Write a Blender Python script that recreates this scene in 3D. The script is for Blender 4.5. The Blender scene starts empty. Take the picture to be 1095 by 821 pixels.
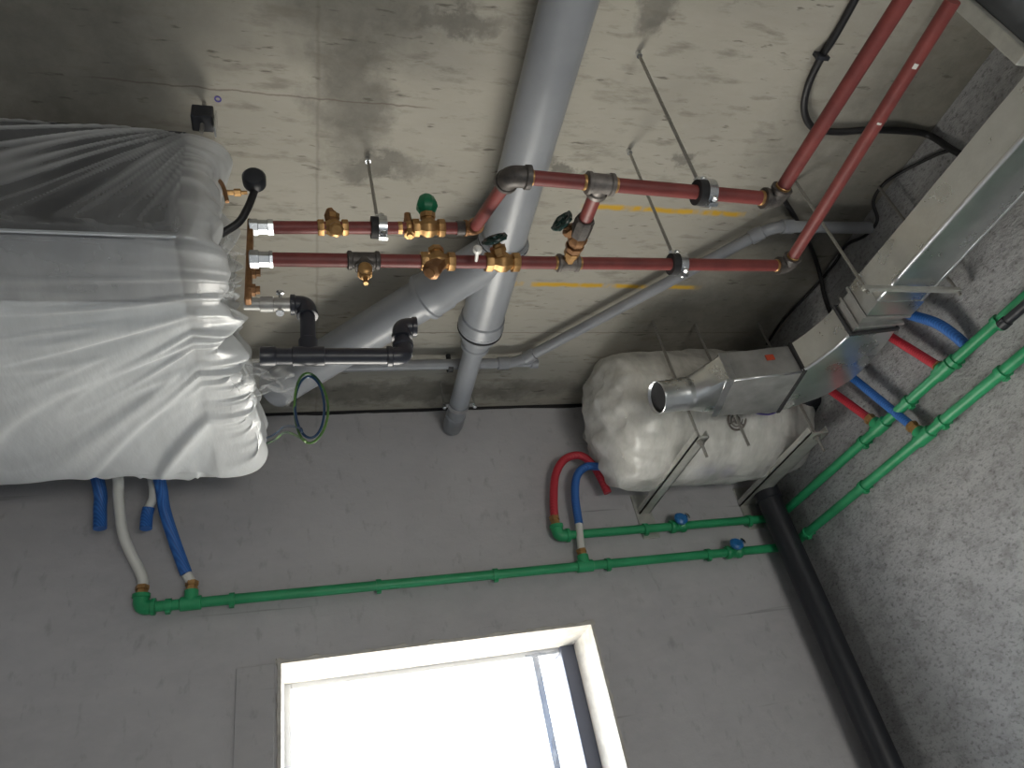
import bpy, bmesh, math, random
import numpy as np
from mathutils import Vector, Matrix, noise
random.seed(4)
scene = bpy.context.scene
COL = scene.collection
EYE = 1.6                       # camera height over the floor; helper coordinates are measured from the camera
D, H, W = 2.0, 1.394, 1.60      # back wall (Y), ceiling (Z), right wall (X), measured from the camera

# ------------------------------------------------------------------ camera
FPX = 759.7
yw, pt, rl = 0.354283, 0.610985, -0.230476
cy_, sy_, cp_, sp_, cr_, sr_ = math.cos(yw), math.sin(yw), math.cos(pt), math.sin(pt), math.cos(rl), math.sin(rl)
Fv = np.array([sy_ * cp_, cy_ * cp_, sp_]); Rt = np.array([cy_, -sy_, 0.0]); Up = np.cross(Rt, Fv)
R2 = cr_ * Rt + sr_ * Up; U2 = -sr_ * Rt + cr_ * Up
cam_data = bpy.data.cameras.new('camera'); cam = bpy.data.objects.new('camera', cam_data); COL.objects.link(cam)
cam_data.sensor_width = 36.0; cam_data.lens = FPX / 1095 * 36; cam_data.clip_start = 0.02
cam.matrix_world = Matrix(((R2[0], U2[0], -Fv[0], 0), (R2[1], U2[1], -Fv[1], 0), (R2[2], U2[2], -Fv[2], EYE), (0, 0, 0, 1)))
scene.camera = cam

# ------------------------------------------------------------------ world and light
world = bpy.data.worlds.new('daylight'); scene.world = world; world.use_nodes = True
wn = world.node_tree; wn.nodes.clear()
wo = wn.nodes.new('ShaderNodeOutputWorld'); wb = wn.nodes.new('ShaderNodeBackground')
wt = wn.nodes.new('ShaderNodeTexCoord'); wsx = wn.nodes.new('ShaderNodeSeparateXYZ'); wr = wn.nodes.new('ShaderNodeValToRGB')
wm = wn.nodes.new('ShaderNodeMapRange'); wm.inputs[1].default_value = -1; wm.inputs[2].default_value = 1
wn.links.new(wt.outputs['Generated'], wsx.inputs[0]); wn.links.new(wsx.outputs[2], wm.inputs[0]); wn.links.new(wm.outputs[0], wr.inputs[0])
wr.color_ramp.elements[0].position = 0.44; wr.color_ramp.elements[0].color = (0.93, 0.89, 0.80, 1)      # sunlit ground
wr.color_ramp.elements[1].position = 0.52; wr.color_ramp.elements[1].color = (0.80, 0.90, 1.0, 1)      # overcast sky
wn.links.new(wr.outputs[0], wb.inputs[0]); wb.inputs[1].default_value = 16.0
wn.links.new(wb.outputs[0], wo.inputs[0])
def portal(name, loc, rot, sx, sy):
    l = bpy.data.lights.new(name, 'AREA'); l.shape = 'RECTANGLE'; l.size = sx; l.size_y = sy; l.cycles.is_portal = True
    o = bpy.data.objects.new(name, l); COL.objects.link(o); o.location = loc; o.rotation_euler = rot
portal('portal_window', (0.37, D + 0.32, EYE + 0.05), (-math.pi / 2, 0, 0), 0.95, 1.25)
portal('portal_rear', (0.90, -2.82, .6), (math.pi / 2, 0, 0), 1.1, .9)
vs = scene.view_settings; vs.view_transform = 'Standard'; vs.look = 'None'; vs.gamma = 1; vs.use_curve_mapping = False
vs.exposure = -0.1
scene.cycles.max_bounces = 10; scene.cycles.diffuse_bounces = 6; scene.cycles.transparent_max_bounces = 16

# ------------------------------------------------------------------ helpers
def at(px, py, ax, v):
    d = (px - 547.5) / FPX * R2 - (py - 410.5) / FPX * U2 + Fv
    return Vector(d * (v / d[ax]))

def mat(name, color=(.5, .5, .5), rough=.6, metal=0.0, build=None, spec=.5):
    m = bpy.data.materials.new(name); m.use_nodes = True
    nt = m.node_tree; b = nt.nodes['Principled BSDF']
    b.inputs['Base Color'].default_value = (*color, 1); b.inputs['Roughness'].default_value = rough
    b.inputs['Metallic'].default_value = metal; b.inputs['Specular IOR Level'].default_value = spec
    if build: build(nt, b)
    return m

class NB:
    def __init__(s, nt): s.nt = nt; s.co = nt.nodes.new('ShaderNodeTexCoord').outputs['Object']
    def n(s, t, **k):
        x = s.nt.nodes.new(t)
        for a, v in k.items(): setattr(x, a, v)
        return x
    def l(s, a, b): s.nt.links.new(a, b)
    def mapping(s, loc=(0, 0, 0), rot=(0, 0, 0), sc=(1, 1, 1), src=None):
        m = s.n('ShaderNodeMapping'); m.inputs[1].default_value = loc; m.inputs[2].default_value = rot; m.inputs[3].default_value = sc
        s.l(src or s.co, m.inputs[0]); return m.outputs[0]
    def noise(s, scale, detail=4, rough=.55, src=None, dist=0):
        x = s.n('ShaderNodeTexNoise'); x.inputs['Scale'].default_value = scale; x.inputs['Detail'].default_value = detail
        x.inputs['Roughness'].default_value = rough; x.inputs['Distortion'].default_value = dist
        s.l(src or s.co, x.inputs['Vector']); return x.outputs['Fac']
    def rng(s, v, a, b, c=0.0, d=1.0):
        x = s.n('ShaderNodeMapRange'); x.clamp = True
        for i, q in enumerate((a, b, c, d)): x.inputs[i + 1].default_value = q
        s.l(v, x.inputs[0]); return x.outputs[0]
    def math(s, op, a, b=None):
        x = s.n('ShaderNodeMath', operation=op)
        for i, q in enumerate((a, b)):
            if q is None: continue
            if isinstance(q, (int, float)): x.inputs[i].default_value = q
            else: s.l(q, x.inputs[i])
        return x.outputs[0]
    def mix(s, f, a, b):
        x = s.n('ShaderNodeMix', data_type='RGBA')
        for i, q in ((0, f), (6, a), (7, b)):
            if isinstance(q, (int, float)): x.inputs[i].default_value = q
            elif isinstance(q, tuple): x.inputs[i].default_value = (*q, 1)
            else: s.l(q, x.inputs[i])
        return x.outputs[2]
    def bump(s, h, strength, dist, b, normal=None):
        x = s.n('ShaderNodeBump'); x.inputs['Strength'].default_value = strength; x.inputs['Distance'].default_value = dist
        s.l(h, x.inputs['Height'])
        if normal: s.l(normal, x.inputs['Normal'])
        s.l(x.outputs[0], b.inputs['Normal']); return x.outputs[0]
    def blob(s, cx, cy, rx, ry, src, soft=.25):
        m = s.mapping(loc=(-cx / rx, -cy / ry, 0), sc=(1 / rx, 1 / ry, 0), src=src)
        x = s.n('ShaderNodeVectorMath', operation='LENGTH'); s.l(m, x.inputs[0])
        return s.rng(x.outputs['Value'], 1 - soft, 1 + soft, 1, 0)

def grain(nt, b, c1, c2, scale, bump=.0, dist=.002, stretch=(1, 1, 1), lo=.35, hi=.65):
    g = NB(nt); v = g.mapping(sc=stretch); n = g.noise(scale, 5, .6, v)
    g.l(g.mix(g.rng(n, lo, hi), c1, c2), b.inputs['Base Color'])
    if bump: g.bump(n, bump, dist, b)

def ceiling_build(nt, b):
    g = NB(nt)
    warp = g.n('ShaderNodeTexNoise'); warp.inputs['Scale'].default_value = 9; warp.inputs['Detail'].default_value = 7; warp.inputs['Roughness'].default_value = .68; g.l(g.co, warp.inputs['Vector'])
    wv = g.n('ShaderNodeVectorMath', operation='MULTIPLY_ADD'); g.l(warp.outputs['Color'], wv.inputs[0]); wv.inputs[1].default_value = (.22, .22, 0); wv.inputs[2].default_value = (-.11, -.11, 0)
    wa = g.n('ShaderNodeVectorMath', operation='ADD'); g.l(g.co, wa.inputs[0]); g.l(wv.outputs[0], wa.inputs[1]); w = wa.outputs[0]
    cloud = g.noise(3.0, 6, .6, g.mapping(sc=(.7, 1.3, 1)))
    base = g.mix(g.rng(cloud, .3, .7), (.40, .38, .33), (.48, .455, .395))
    fine = g.noise(60, 4, .6, g.mapping(sc=(.35, 1.3, 1)))
    base = g.mix(g.rng(fine, .35, .75, 0, .35), base, (.40, .37, .30))
    # damp stains, plus painted shade by the air unit, tank and right corner
    st = None
    for cx, cy, rx, ry in ((.11, .60, .16, .17), (.115, .84, .075, .16), (.17, 1.02, .10, .035), (.30, .66, .12, .03), (-.5, .5, .42, .36), (-.42, .75, .20, .28),
                           (.70, .60, .035, .05), (.93, .94, .035, .02), (.62, .99, .06, .02), (.80, .50, .12, .03), (1.5, .9, .30, .55), (1.35, 1.5, .38, .26), (.35, 1.9, .6, .05)):
        q = g.blob(cx, cy, rx, ry, w, .4); st = q if st is None else g.math('MAXIMUM', st, q)
    stc = g.noise(14, 6, .7)
    base = g.mix(g.math('MULTIPLY', st, g.rng(stc, .2, .6, .55, .95)), base, (.21, .20, .175))
    # pits and scrape marks, long in X
    p1 = g.noise(20, 5, .62, g.mapping(sc=(.42, 1.7, 1)))
    base = g.mix(g.rng(p1, .55, .70, 0, .65), base, (.23, .21, .175)); p3 = g.noise(8, 6, .7, g.mapping(loc=(1, 5, 0), sc=(.6, 1.9, 1)))
    base = g.mix(g.rng(p3, .58, .68, 0, .55), base, (.24, .225, .19))
    p2 = g.noise(52, 3, .5, g.mapping(loc=(3, 1, 0), sc=(.35, 1.6, 1)))
    base = g.mix(g.rng(p2, .66, .74, 0, .75), base, (.13, .12, .10))
    # formwork joints, hair thin
    sep = g.n('ShaderNodeSeparateXYZ'); g.l(g.co, sep.inputs[0]); jw = g.math('MULTIPLY', g.math('SUBTRACT', g.noise(25, 3), .5), .012)
    for yy, x0, x1 in ((.862, -.4, .3), (1.225, -.2, .45), (1.60, -.1, 1.5)):
        dd = g.math('ABSOLUTE', g.math('ADD', g.math('SUBTRACT', sep.outputs[1], yy), jw))
        msk = g.math('MULTIPLY', g.rng(dd, .0008, .0025, 1, 0), g.math('MULTIPLY', g.rng(sep.outputs[0], x0, x0 + .05), g.rng(sep.outputs[0], x1 - .05, x1, 1, 0)))
        base = g.mix(g.math('MULTIPLY', msk, .6), base, (.15, .12, .10))
    for xx in (.045,):
        dd = g.math('ABSOLUTE', g.math('ADD', g.math('SUBTRACT', sep.outputs[0], xx), jw))
        base = g.mix(g.rng(dd, .001, .005, .3, 0), base, (.17, .15, .12))
    # ochre foam traces
    ym = None
    for yy, x0, x1 in ((1.388, .57, 1.2), (1.10, .70, 1.25)):
        dd = g.math('ABSOLUTE', g.math('ADD', g.math('SUBTRACT', sep.outputs[1], yy), jw))
        m_ = g.math('MULTIPLY', g.rng(dd, .004, .012, 1, 0), g.math('MULTIPLY', g.rng(sep.outputs[0], x0, x0 + .05), g.rng(sep.outputs[0], x1 - .05, x1, 1, 0)))
        m_ = g.math('MULTIPLY', m_, g.rng(g.noise(16, 3, .5, g.mapping(sc=(1, .3, 1))), .40, .50)); ym = m_ if ym is None else g.math('MAXIMUM', ym, m_)
    base = g.mix(ym, base, (.66, .40, .05))
    g.l(base, b.inputs['Base Color'])
    h = g.math('ADD', g.math('MULTIPLY', p1, 1.0), g.math('MULTIPLY', fine, .35))
    g.bump(h, .35, .004, b)

def plaster_build(nt, b):
    g = NB(nt)
    n = g.noise(2.2, 6, .6); m = g.noise(11, 6, .65, g.mapping(rot=(0, .5, 0), sc=(1, 1, 2)))
    c = g.mix(g.rng(n, .3, .7), (.41, .405, .42), (.51, .505, .52))
    c = g.mix(g.rng(m, .42, .72, 0, .5), c, (.54, .53, .54))
    d = g.noise(30, 4, .6, g.mapping(sc=(1, 1, .5)))
    c = g.mix(g.rng(d, .58, .76, 0, .5), c, (.22, .215, .22))
    s = g.noise(7, 3, .5, g.mapping(loc=(2, 0, 5), rot=(0, .25, 0), sc=(.25, 1, 6)))
    c = g.mix(g.rng(s, .68, .74, 0, .5), c, (.13, .125, .12))
    g.l(c, b.inputs['Base Color']); g.bump(g.math('ADD', m, g.math('MULTIPLY', d, .5)), .35, .006, b)

def rough_build(nt, b):
    g = NB(nt)
    n = g.noise(3, 5, .6); m = g.noise(17, 6, .78, g.mapping(sc=(1, .8, 1.5))); k = g.noise(85, 4, .65, g.mapping(sc=(1, .8, 1.3)))
    c = g.mix(g.rng(n, .3, .7), (.35, .352, .355), (.48, .483, .49))
    c = g.mix(g.rng(m, .46, .64, 0, .6), c, (.22, .218, .215)); c = g.mix(g.rng(k, .52, .68, 0, .7), c, (.135, .132, .13))
    g.l(c, b.inputs['Base Color']); g.bump(g.math('ADD', m, g.math('MULTIPLY', k, .6)), .7, .010, b)

def foil_build(nt, b):
    g = NB(nt)
    v = g.n('ShaderNodeTexVoronoi', feature='F1'); v.inputs['Scale'].default_value = 120; g.l(g.co, v.inputs['Vector'])
    n = g.noise(9, 5, .6)
    g.l(g.mix(g.rng(n, .3, .7), (.62, .64, .65), (.80, .82, .83)), b.inputs['Base Color'])
    g.l(g.rng(n, .3, .7, .24, .36), b.inputs['Roughness'])
    g.bump(g.math('ADD', g.math('MULTIPLY', v.outputs['Distance'], .25), g.math('MULTIPLY', g.noise(20, 2, .5), 1.0)), .30, .003, b)

def braid_build(c1, c2):
    def f(nt, b):
        g = NB(nt)
        w = g.n('ShaderNodeTexWave', wave_type='BANDS', bands_direction='DIAGONAL'); w.inputs['Scale'].default_value = 70; g.l(g.co, w.inputs['Vector'])
        g.l(g.mix(w.outputs['Fac'], c1, c2), b.inputs['Base Color']); g.bump(w.outputs['Fac'], .4, .001, b)
    return f

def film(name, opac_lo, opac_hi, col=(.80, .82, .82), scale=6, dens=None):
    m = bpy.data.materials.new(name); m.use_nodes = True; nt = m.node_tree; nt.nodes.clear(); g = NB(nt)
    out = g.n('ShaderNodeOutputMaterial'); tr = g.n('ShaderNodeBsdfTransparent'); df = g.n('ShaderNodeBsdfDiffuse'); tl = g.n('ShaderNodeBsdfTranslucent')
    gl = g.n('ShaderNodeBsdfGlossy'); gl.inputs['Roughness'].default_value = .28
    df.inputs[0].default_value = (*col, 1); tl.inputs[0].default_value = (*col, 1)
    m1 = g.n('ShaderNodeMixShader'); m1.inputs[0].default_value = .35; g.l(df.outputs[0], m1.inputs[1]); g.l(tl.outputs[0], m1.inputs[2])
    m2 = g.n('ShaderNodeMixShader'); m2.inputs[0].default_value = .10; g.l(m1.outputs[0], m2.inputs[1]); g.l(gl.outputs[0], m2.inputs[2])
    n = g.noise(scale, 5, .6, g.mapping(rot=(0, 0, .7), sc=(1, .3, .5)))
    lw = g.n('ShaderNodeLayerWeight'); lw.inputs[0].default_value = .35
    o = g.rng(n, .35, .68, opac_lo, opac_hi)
    o = g.math('MINIMUM', g.math('ADD', o, g.math('MULTIPLY', lw.outputs['Facing'], .12)), 1.0)
    if dens:                       # vertex attribute: folded, doubled film is denser
        a = g.n('ShaderNodeAttribute', attribute_name=dens); o = g.math('MINIMUM', g.math('ADD', o, a.outputs['Fac']), 1.0)
    m3 = g.n('ShaderNodeMixShader'); g.l(o, m3.inputs[0]); g.l(tr.outputs[0], m3.inputs[1]); g.l(m2.outputs[0], m3.inputs[2])
    bp = g.n('ShaderNodeBump'); bp.inputs['Strength'].default_value = .5; bp.inputs['Distance'].default_value = .006
    g.l(g.noise(22, 4, .6, g.mapping(rot=(0, 0, .7), sc=(1, .35, .7))), bp.inputs['Height'])
    for s in (df, tl, gl): g.l(bp.outputs[0], s.inputs['Normal'])
    g.l(m3.outputs[0], out.inputs[0]); return m

M = dict(
    ceiling=mat('ceiling_concrete', rough=.9, build=ceiling_build, spec=.2),
    plaster=mat('grey_plaster', rough=.92, build=plaster_build, spec=.2),
    rough=mat('rough_render', rough=.95, build=rough_build, spec=.2),
    floor=mat('floor_screed', rough=.85, build=lambda nt, b: grain(nt, b, (.46, .46, .45), (.56, .56, .55), 8, .2)),
    reveal=mat('reveal_plaster', rough=.9, build=lambda nt, b: grain(nt, b, (.44, .42, .39), (.56, .54, .50), 30, .5, .004)),
    red=mat('red_primer', rough=.5, build=lambda nt, b: grain(nt, b, (.16, .032, .030), (.23, .048, .042), 18, .1, .001)),
    black_iron=mat('black_iron', rough=.5, metal=.3, build=lambda nt, b: grain(nt, b, (.055, .050, .048), (.12, .105, .095), 60, .3, .001)),
    grey_iron=mat('grey_malleable_iron', rough=.5, metal=.4, build=lambda nt, b: grain(nt, b, (.13, .115, .105), (.22, .20, .185), 50, .3, .001)),
    brass=mat('brass', rough=.38, metal=.7, build=lambda nt, b: grain(nt, b, (.34, .19, .07), (.52, .31, .13), 40, .15, .001)),
    brass_dark=mat('dark_brass', rough=.45, metal=.6, build=lambda nt, b: grain(nt, b, (.20, .10, .045), (.34, .18, .08), 40, .2, .001)),
    zinc=mat('zinc_plate', rough=.25, metal=1.0, build=lambda nt, b: grain(nt, b, (.62, .64, .66), (.80, .82, .84), 40, .1, .001)),
    steel=mat('galvanised_strut', rough=.5, metal=.55, build=lambda nt, b: grain(nt, b, (.46, .46, .43), (.58, .58, .54), 25, .1, .001)),
    rod=mat('threaded_steel', rough=.45, metal=.7, build=lambda nt, b: grain(nt, b, (.28, .27, .25), (.42, .41, .38), 200, .5, .001, (1, 1, 4))),
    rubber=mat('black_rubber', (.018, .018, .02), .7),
    black=mat('black_plastic', (.020, .022, .028), .42),
    cable=mat('black_cable', (.014, .014, .016), .5),
    abs=mat('dark_drain_plastic', (.030, .033, .045), .35),
    pvc=mat('grey_pvc', rough=.33, build=lambda nt, b: grain(nt, b, (.275, .29, .315), (.33, .345, .37), 5)),
    pvc_d=mat('grey_conduit', rough=.38, build=lambda nt, b: grain(nt, b, (.25, .26, .28), (.31, .32, .34), 9)),
    green=mat('green_ppr', rough=.4, build=lambda nt, b: grain(nt, b, (.018, .27, .105), (.030, .34, .14), 9)),
    green_handle=mat('green_handle', (.006, .17, .075), .45),
    dkgreen=mat('dark_green_wheel', (.008, .035, .030), .35),
    redhose=mat('red_sleeve', rough=.5, build=braid_build((.42, .02, .035), (.55, .035, .055))),
    bluehose=mat('blue_sleeve', rough=.5, build=braid_build((.020, .10, .36), (.035, .17, .52))),
    whitehose=mat('white_pipe', (.66, .66, .62), .4),
    white=mat('white_enamel', rough=.35, build=lambda nt, b: grain(nt, b, (.74, .73, .69), (.82, .81, .77), 5)),
    foil=mat('aluminium_foil', rough=.32, metal=.95, build=foil_build),
    tape=mat('foil_tape', rough=.28, metal=.9, build=lambda nt, b: grain(nt, b, (.80, .82, .84), (.92, .93, .94), 60, .25, .001, (1, .4, 1))),
    sheet=mat('dull_sheet_metal', rough=.45, metal=.7, build=lambda nt, b: grain(nt, b, (.34, .34, .33), (.56, .56, .55), 9, .3, .004)),
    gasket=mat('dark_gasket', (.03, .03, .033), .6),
    dark=mat('unit_dark_panel', rough=.5, build=lambda nt, b: grain(nt, b, (.022, .024, .028), (.040, .042, .047), 6)),
    midgrey=mat('unit_grey_panel', rough=.5, metal=.2, build=lambda nt, b: grain(nt, b, (.12, .13, .145), (.16, .17, .185), 4)),
    pale=mat('unit_pale_panel', rough=.5, build=lambda nt, b: grain(nt, b, (.42, .45, .48), (.50, .53, .56), 4)),
    sticker=mat('red_sticker', (.50, .07, .03), .5),
    bluelabel=mat('blue_label', rough=.4, build=lambda nt, b: grain(nt, b, (.16, .19, .50), (.62, .62, .68), 30)),
    bluehandle=mat('blue_handle', (.02, .16, .42), .35),
    earth=mat('green_yellow_wire', rough=.4, build=lambda nt, b: grain(nt, b, (.015, .06, .035), (.16, .34, .06), 12, lo=.45, hi=.62)),
    navy=mat('dark_blue_wire', (.012, .05, .13), .4),
    paint=mat('violet_marker', (.10, .08, .32), .7),
    frame=mat('window_frame_backlit', (.10, .11, .15), .5),
    framew=mat('window_frame_white', (.70, .72, .75), .4),
    film_unit=film('film_over_unit', .05, .22, (.84, .86, .87), dens='fold'),
    film_tank=film('film_over_tank', .35, .75, (.90, .89, .85), 12),
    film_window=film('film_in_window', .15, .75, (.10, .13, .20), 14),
)

def obj(name, bm, m, parent=None, smooth=False, label=None, auto=True):
    me = bpy.data.meshes.new(name)
    bmesh.ops.recalc_face_normals(bm, faces=bm.faces[:])
    bm.to_mesh(me); bm.free()
    me.materials.append(M[m])
    if smooth:
        for p in me.polygons: p.use_smooth = True
        if auto: me.set_sharp_from_angle(angle=math.radians(38))
    o = bpy.data.objects.new(name, me); COL.objects.link(o)
    if parent: o.parent = parent
    if label: o['label'] = label
    return o
def thing(name, label, cat, group=None):
    o = bpy.data.objects.new(name, None); COL.objects.link(o); o.empty_display_size = .05
    return tag(o, label, cat, group)
def tag(o, label, cat, group=None, kind=None):
    o['label'] = label; o['category'] = cat
    if group: o['group'] = group
    if kind: o['kind'] = kind
    return o
def struct(o): o['kind'] = 'structure'; return o
B = bmesh.new
def V(*a): return Vector(a if len(a) > 1 else a[0])

def frame_of(d):
    d = d.normalized(); a = Vector((0, 0, 1)) if abs(d.z) < .9 else Vector((1, 0, 0))
    u = d.cross(a).normalized(); return u, d.cross(u).normalized()
def sweep(bm, pts, rs, seg=16, caps=True, hollow=False):
    pts = [Vector(p) for p in pts]; n = len(pts)
    if not hasattr(rs, '__len__'): rs = [rs] * n
    rings = []; u = None
    for i, p in enumerate(pts):
        d = (pts[min(i + 1, n - 1)] - pts[max(i - 1, 0)])
        if d.length < 1e-9: d = pts[min(i + 1, n - 1)] - pts[max(i - 2, 0)]
        d.normalize()
        if u is None: u, _ = frame_of(d)
        else:
            u = u - d * u.dot(d); u.normalize()
        v = d.cross(u)
        rings.append([bm.verts.new(p + (u * math.cos(a) + v * math.sin(a)) * rs[i]) for a in (2 * math.pi * k / seg for k in range(seg))])
    for a, b in zip(rings, rings[1:]):
        for k in range(seg): bm.faces.new((a[k], a[(k + 1) % seg], b[(k + 1) % seg], b[k]))
    if caps: bm.faces.new(rings[0]); bm.faces.new(rings[-1])
    return bm
def lathe(bm, A, Bp, prof, seg=24, caps=True):
    """prof: (distance along A->B in metres, radius)"""
    A = Vector(A); d = (Vector(Bp) - A).normalized(); u, v = frame_of(d); rings = []
    for t, r in prof:
        rings.append([bm.verts.new(A + d * t + (u * math.cos(a) + v * math.sin(a)) * max(r, 1e-4)) for a in (2 * math.pi * (k + .5) / seg for k in range(seg))])
    for a, b in zip(rings, rings[1:]):
        for k in range(seg): bm.faces.new((a[k], a[(k + 1) % seg], b[(k + 1) % seg], b[k]))
    if caps: bm.faces.new(rings[0]); bm.faces.new(rings[-1])
    return bm
def cyl(bm, A, Bp, r, seg=16, r2=None):
    L = (Vector(Bp) - Vector(A)).length
    return lathe(bm, A, Bp, [(0, r), (L, r if r2 is None else r2)], seg)
def hexa(bm, lo, hi):
    """lo, hi: four points each"""
    a = [bm.verts.new(p) for p in lo]; b = [bm.verts.new(p) for p in hi]
    bm.faces.new(a[::-1]); bm.faces.new(b)
    for k in range(4): bm.faces.new((a[k], a[(k + 1) % 4], b[(k + 1) % 4], b[k]))
    return bm
def box(bm, x0, x1, y0, y1, z0, z1):
    return hexa(bm, [V(x0, y0, z0), V(x1, y0, z0), V(x1, y1, z0), V(x0, y1, z0)], [V(x0, y0, z1), V(x1, y0, z1), V(x1, y1, z1), V(x0, y1, z1)])
def bevel(bm, w, seg=2):
    bmesh.ops.bevel(bm, geom=bm.edges[:], offset=w, segments=seg, affect='EDGES', profile=.5); return bm
def bar(bm, A, Bp, w, h, up=(0, 0, 1)):
    A = Vector(A); Bp = Vector(Bp); d = (Bp - A).normalized(); s = d.cross(Vector(up)).normalized(); t = s.cross(d)
    f = lambda P: [P + s * w / 2 + t * h / 2, P - s * w / 2 + t * h / 2, P - s * w / 2 - t * h / 2, P + s * w / 2 - t * h / 2]
    return hexa(bm, f(A), f(Bp))
def torus(bm, c, axis, R, r, seg=32, sec=8, ru=1.0):
    u, v = frame_of(Vector(axis)); c = Vector(c); ax = Vector(axis).normalized(); rings = []
    for i in range(seg):
        a = 2 * math.pi * i / seg; d = u * math.cos(a) + v * math.sin(a) * ru
        rings.append([bm.verts.new(c + d * R + (d * math.cos(b) + ax * math.sin(b)) * r) for b in (2 * math.pi * k / sec for k in range(sec))])
    for i in range(seg):
        a, b = rings[i], rings[(i + 1) % seg]
        for k in range(sec): bm.faces.new((a[k], a[(k + 1) % sec], b[(k + 1) % sec], b[k]))
    return bm
def strip_ring(bm, c, axis, r0, r1, w, a0=0, a1=2 * math.pi, seg=36, ref=None):
    """flat band, radii r0..r1, width w along the axis"""
    ax = Vector(axis).normalized(); c = Vector(c)
    if ref: v = Vector(ref).normalized(); u = v.cross(ax).normalized()
    else: u, v = frame_of(ax)
    full = abs(a1 - a0 - 2 * math.pi) < 1e-6; n = seg if full else seg + 1; rings = []
    for i in range(n):
        a = a0 + (a1 - a0) * i / seg; d = u * math.cos(a) + v * math.sin(a)
        rings.append([bm.verts.new(c + d * r + ax * s) for r, s in ((r0, -w / 2), (r1, -w / 2), (r1, w / 2), (r0, w / 2))])
    for i in range(n if full else n - 1):
        a, b = rings[i], rings[(i + 1) % n]
        for k in range(4): bm.faces.new((a[k], a[(k + 1) % 4], b[(k + 1) % 4], b[k]))
    if not full: bm.faces.new(rings[0]); bm.faces.new(rings[-1][::-1])
    return bm
def spline(pts, n=10):
    pts = [Vector(p) for p in pts]; P = [pts[0] * 2 - pts[1]] + pts + [pts[-1] * 2 - pts[-2]]; out = []
    for i in range(1, len(P) - 2):
        a, b, c, d = P[i - 1:i + 3]
        for k in range(n):
            t = k / n; out.append(.5 * ((2 * b) + (c - a) * t + (2 * a - 5 * b + 4 * c - d) * t * t + (3 * b - a - 3 * c + d) * t ** 3))
    out.append(pts[-1]); return out
def fillet(pts, r, n=8):
    pts = [Vector(p) for p in pts]; out = [pts[0]]
    for a, b, c in zip(pts, pts[1:], pts[2:]):
        u = (a - b); v = (c - b); q = min(r, u.length * .49, v.length * .49); u.normalize(); v.normalize(); s = b + u * q; e = b + v * q
        for k in range(n + 1):
            t = k / n; out.append(s * (1 - t) ** 2 + b * 2 * t * (1 - t) + e * t * t)
    out.append(pts[-1]); return out
def mid(a, b, t): return Vector(a).lerp(Vector(b), t)

# ------------------------------------------------------------------ the room
XL, YB, ZF = -2.6, -2.6, -EYE
bm = B(); box(bm, XL - .2, W + .2, YB - .2, D + .3, ZF - .15, ZF); struct(obj('floor', bm, 'floor'))
bm = B(); box(bm, XL - .2, W + .2, YB - .2, D + .3, H, H + .2); struct(obj('ceiling', bm, 'ceiling'))
bm = B(); box(bm, W, W + .25, YB - .2, D + .3, ZF, H); struct(obj('wall_right', bm, 'rough'))
bm = B(); box(bm, XL - .2, XL, YB - .2, D + .3, ZF, H); struct(obj('wall_left', bm, 'plaster'))
# back wall with the window hole; its upper edge stops short of the slab and leaves an uneven open joint
WX0, WX1, WZ0, WZ1 = -.070, .812, -.55, .600
bm = B()
box(bm, XL, WX0, D, D + .30, ZF, WZ1); box(bm, WX1, W, D, D + .30, ZF, WZ1)
box(bm, WX0, WX1, D, D + .30, ZF, WZ0)
N = 160; xs = [XL + (W - XL) * i / N for i in range(N + 1)]
top = [H - .008 - .007 * max(0, noise.noise(V(x * 9, 0, 0)) + .2) - .005 * noise.noise(V(x * 40, 3, 0)) for x in xs]
lo = [bm.verts.new((x, D, WZ1)) for x in xs]; hi = [bm.verts.new((x, D, z)) for x, z in zip(xs, top)]; bk = [bm.verts.new((x, D + .03, z)) for x, z in zip(xs, top)]
for i in range(N):
    bm.faces.new((lo[i], lo[i + 1], hi[i + 1], hi[i])); bm.faces.new((hi[i], hi[i + 1], bk[i + 1], bk[i]))
box(bm, XL, W, D + .031, D + .30, WZ1, H)
wall_back = struct(obj('wall_back', bm, 'plaster'))
bm = B(); tj = []  # dark strip standing in for the shade in the open joint
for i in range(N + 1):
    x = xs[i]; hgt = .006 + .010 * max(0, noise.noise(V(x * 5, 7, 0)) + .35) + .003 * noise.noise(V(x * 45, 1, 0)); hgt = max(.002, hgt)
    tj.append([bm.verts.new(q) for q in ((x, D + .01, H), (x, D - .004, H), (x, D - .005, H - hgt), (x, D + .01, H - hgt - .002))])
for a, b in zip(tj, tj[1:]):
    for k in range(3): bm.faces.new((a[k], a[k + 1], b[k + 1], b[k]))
struct(obj('joint_shade_strip', bm, 'rubber'))
# wall behind the camera, with an unseen opening added and sized for fill light
bm = B(); OX0, OX1, OZ0, OZ1 = .35, 1.45, -1.45, -.55
box(bm, XL, OX0, YB - .2, YB, ZF, H); box(bm, OX1, W, YB - .2, YB, ZF, H); box(bm, OX0, OX1, YB - .2, YB, ZF, OZ0); box(bm, OX0, OX1, YB - .2, YB, OZ1, H)
struct(obj('wall_front', bm, 'plaster'))
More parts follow.
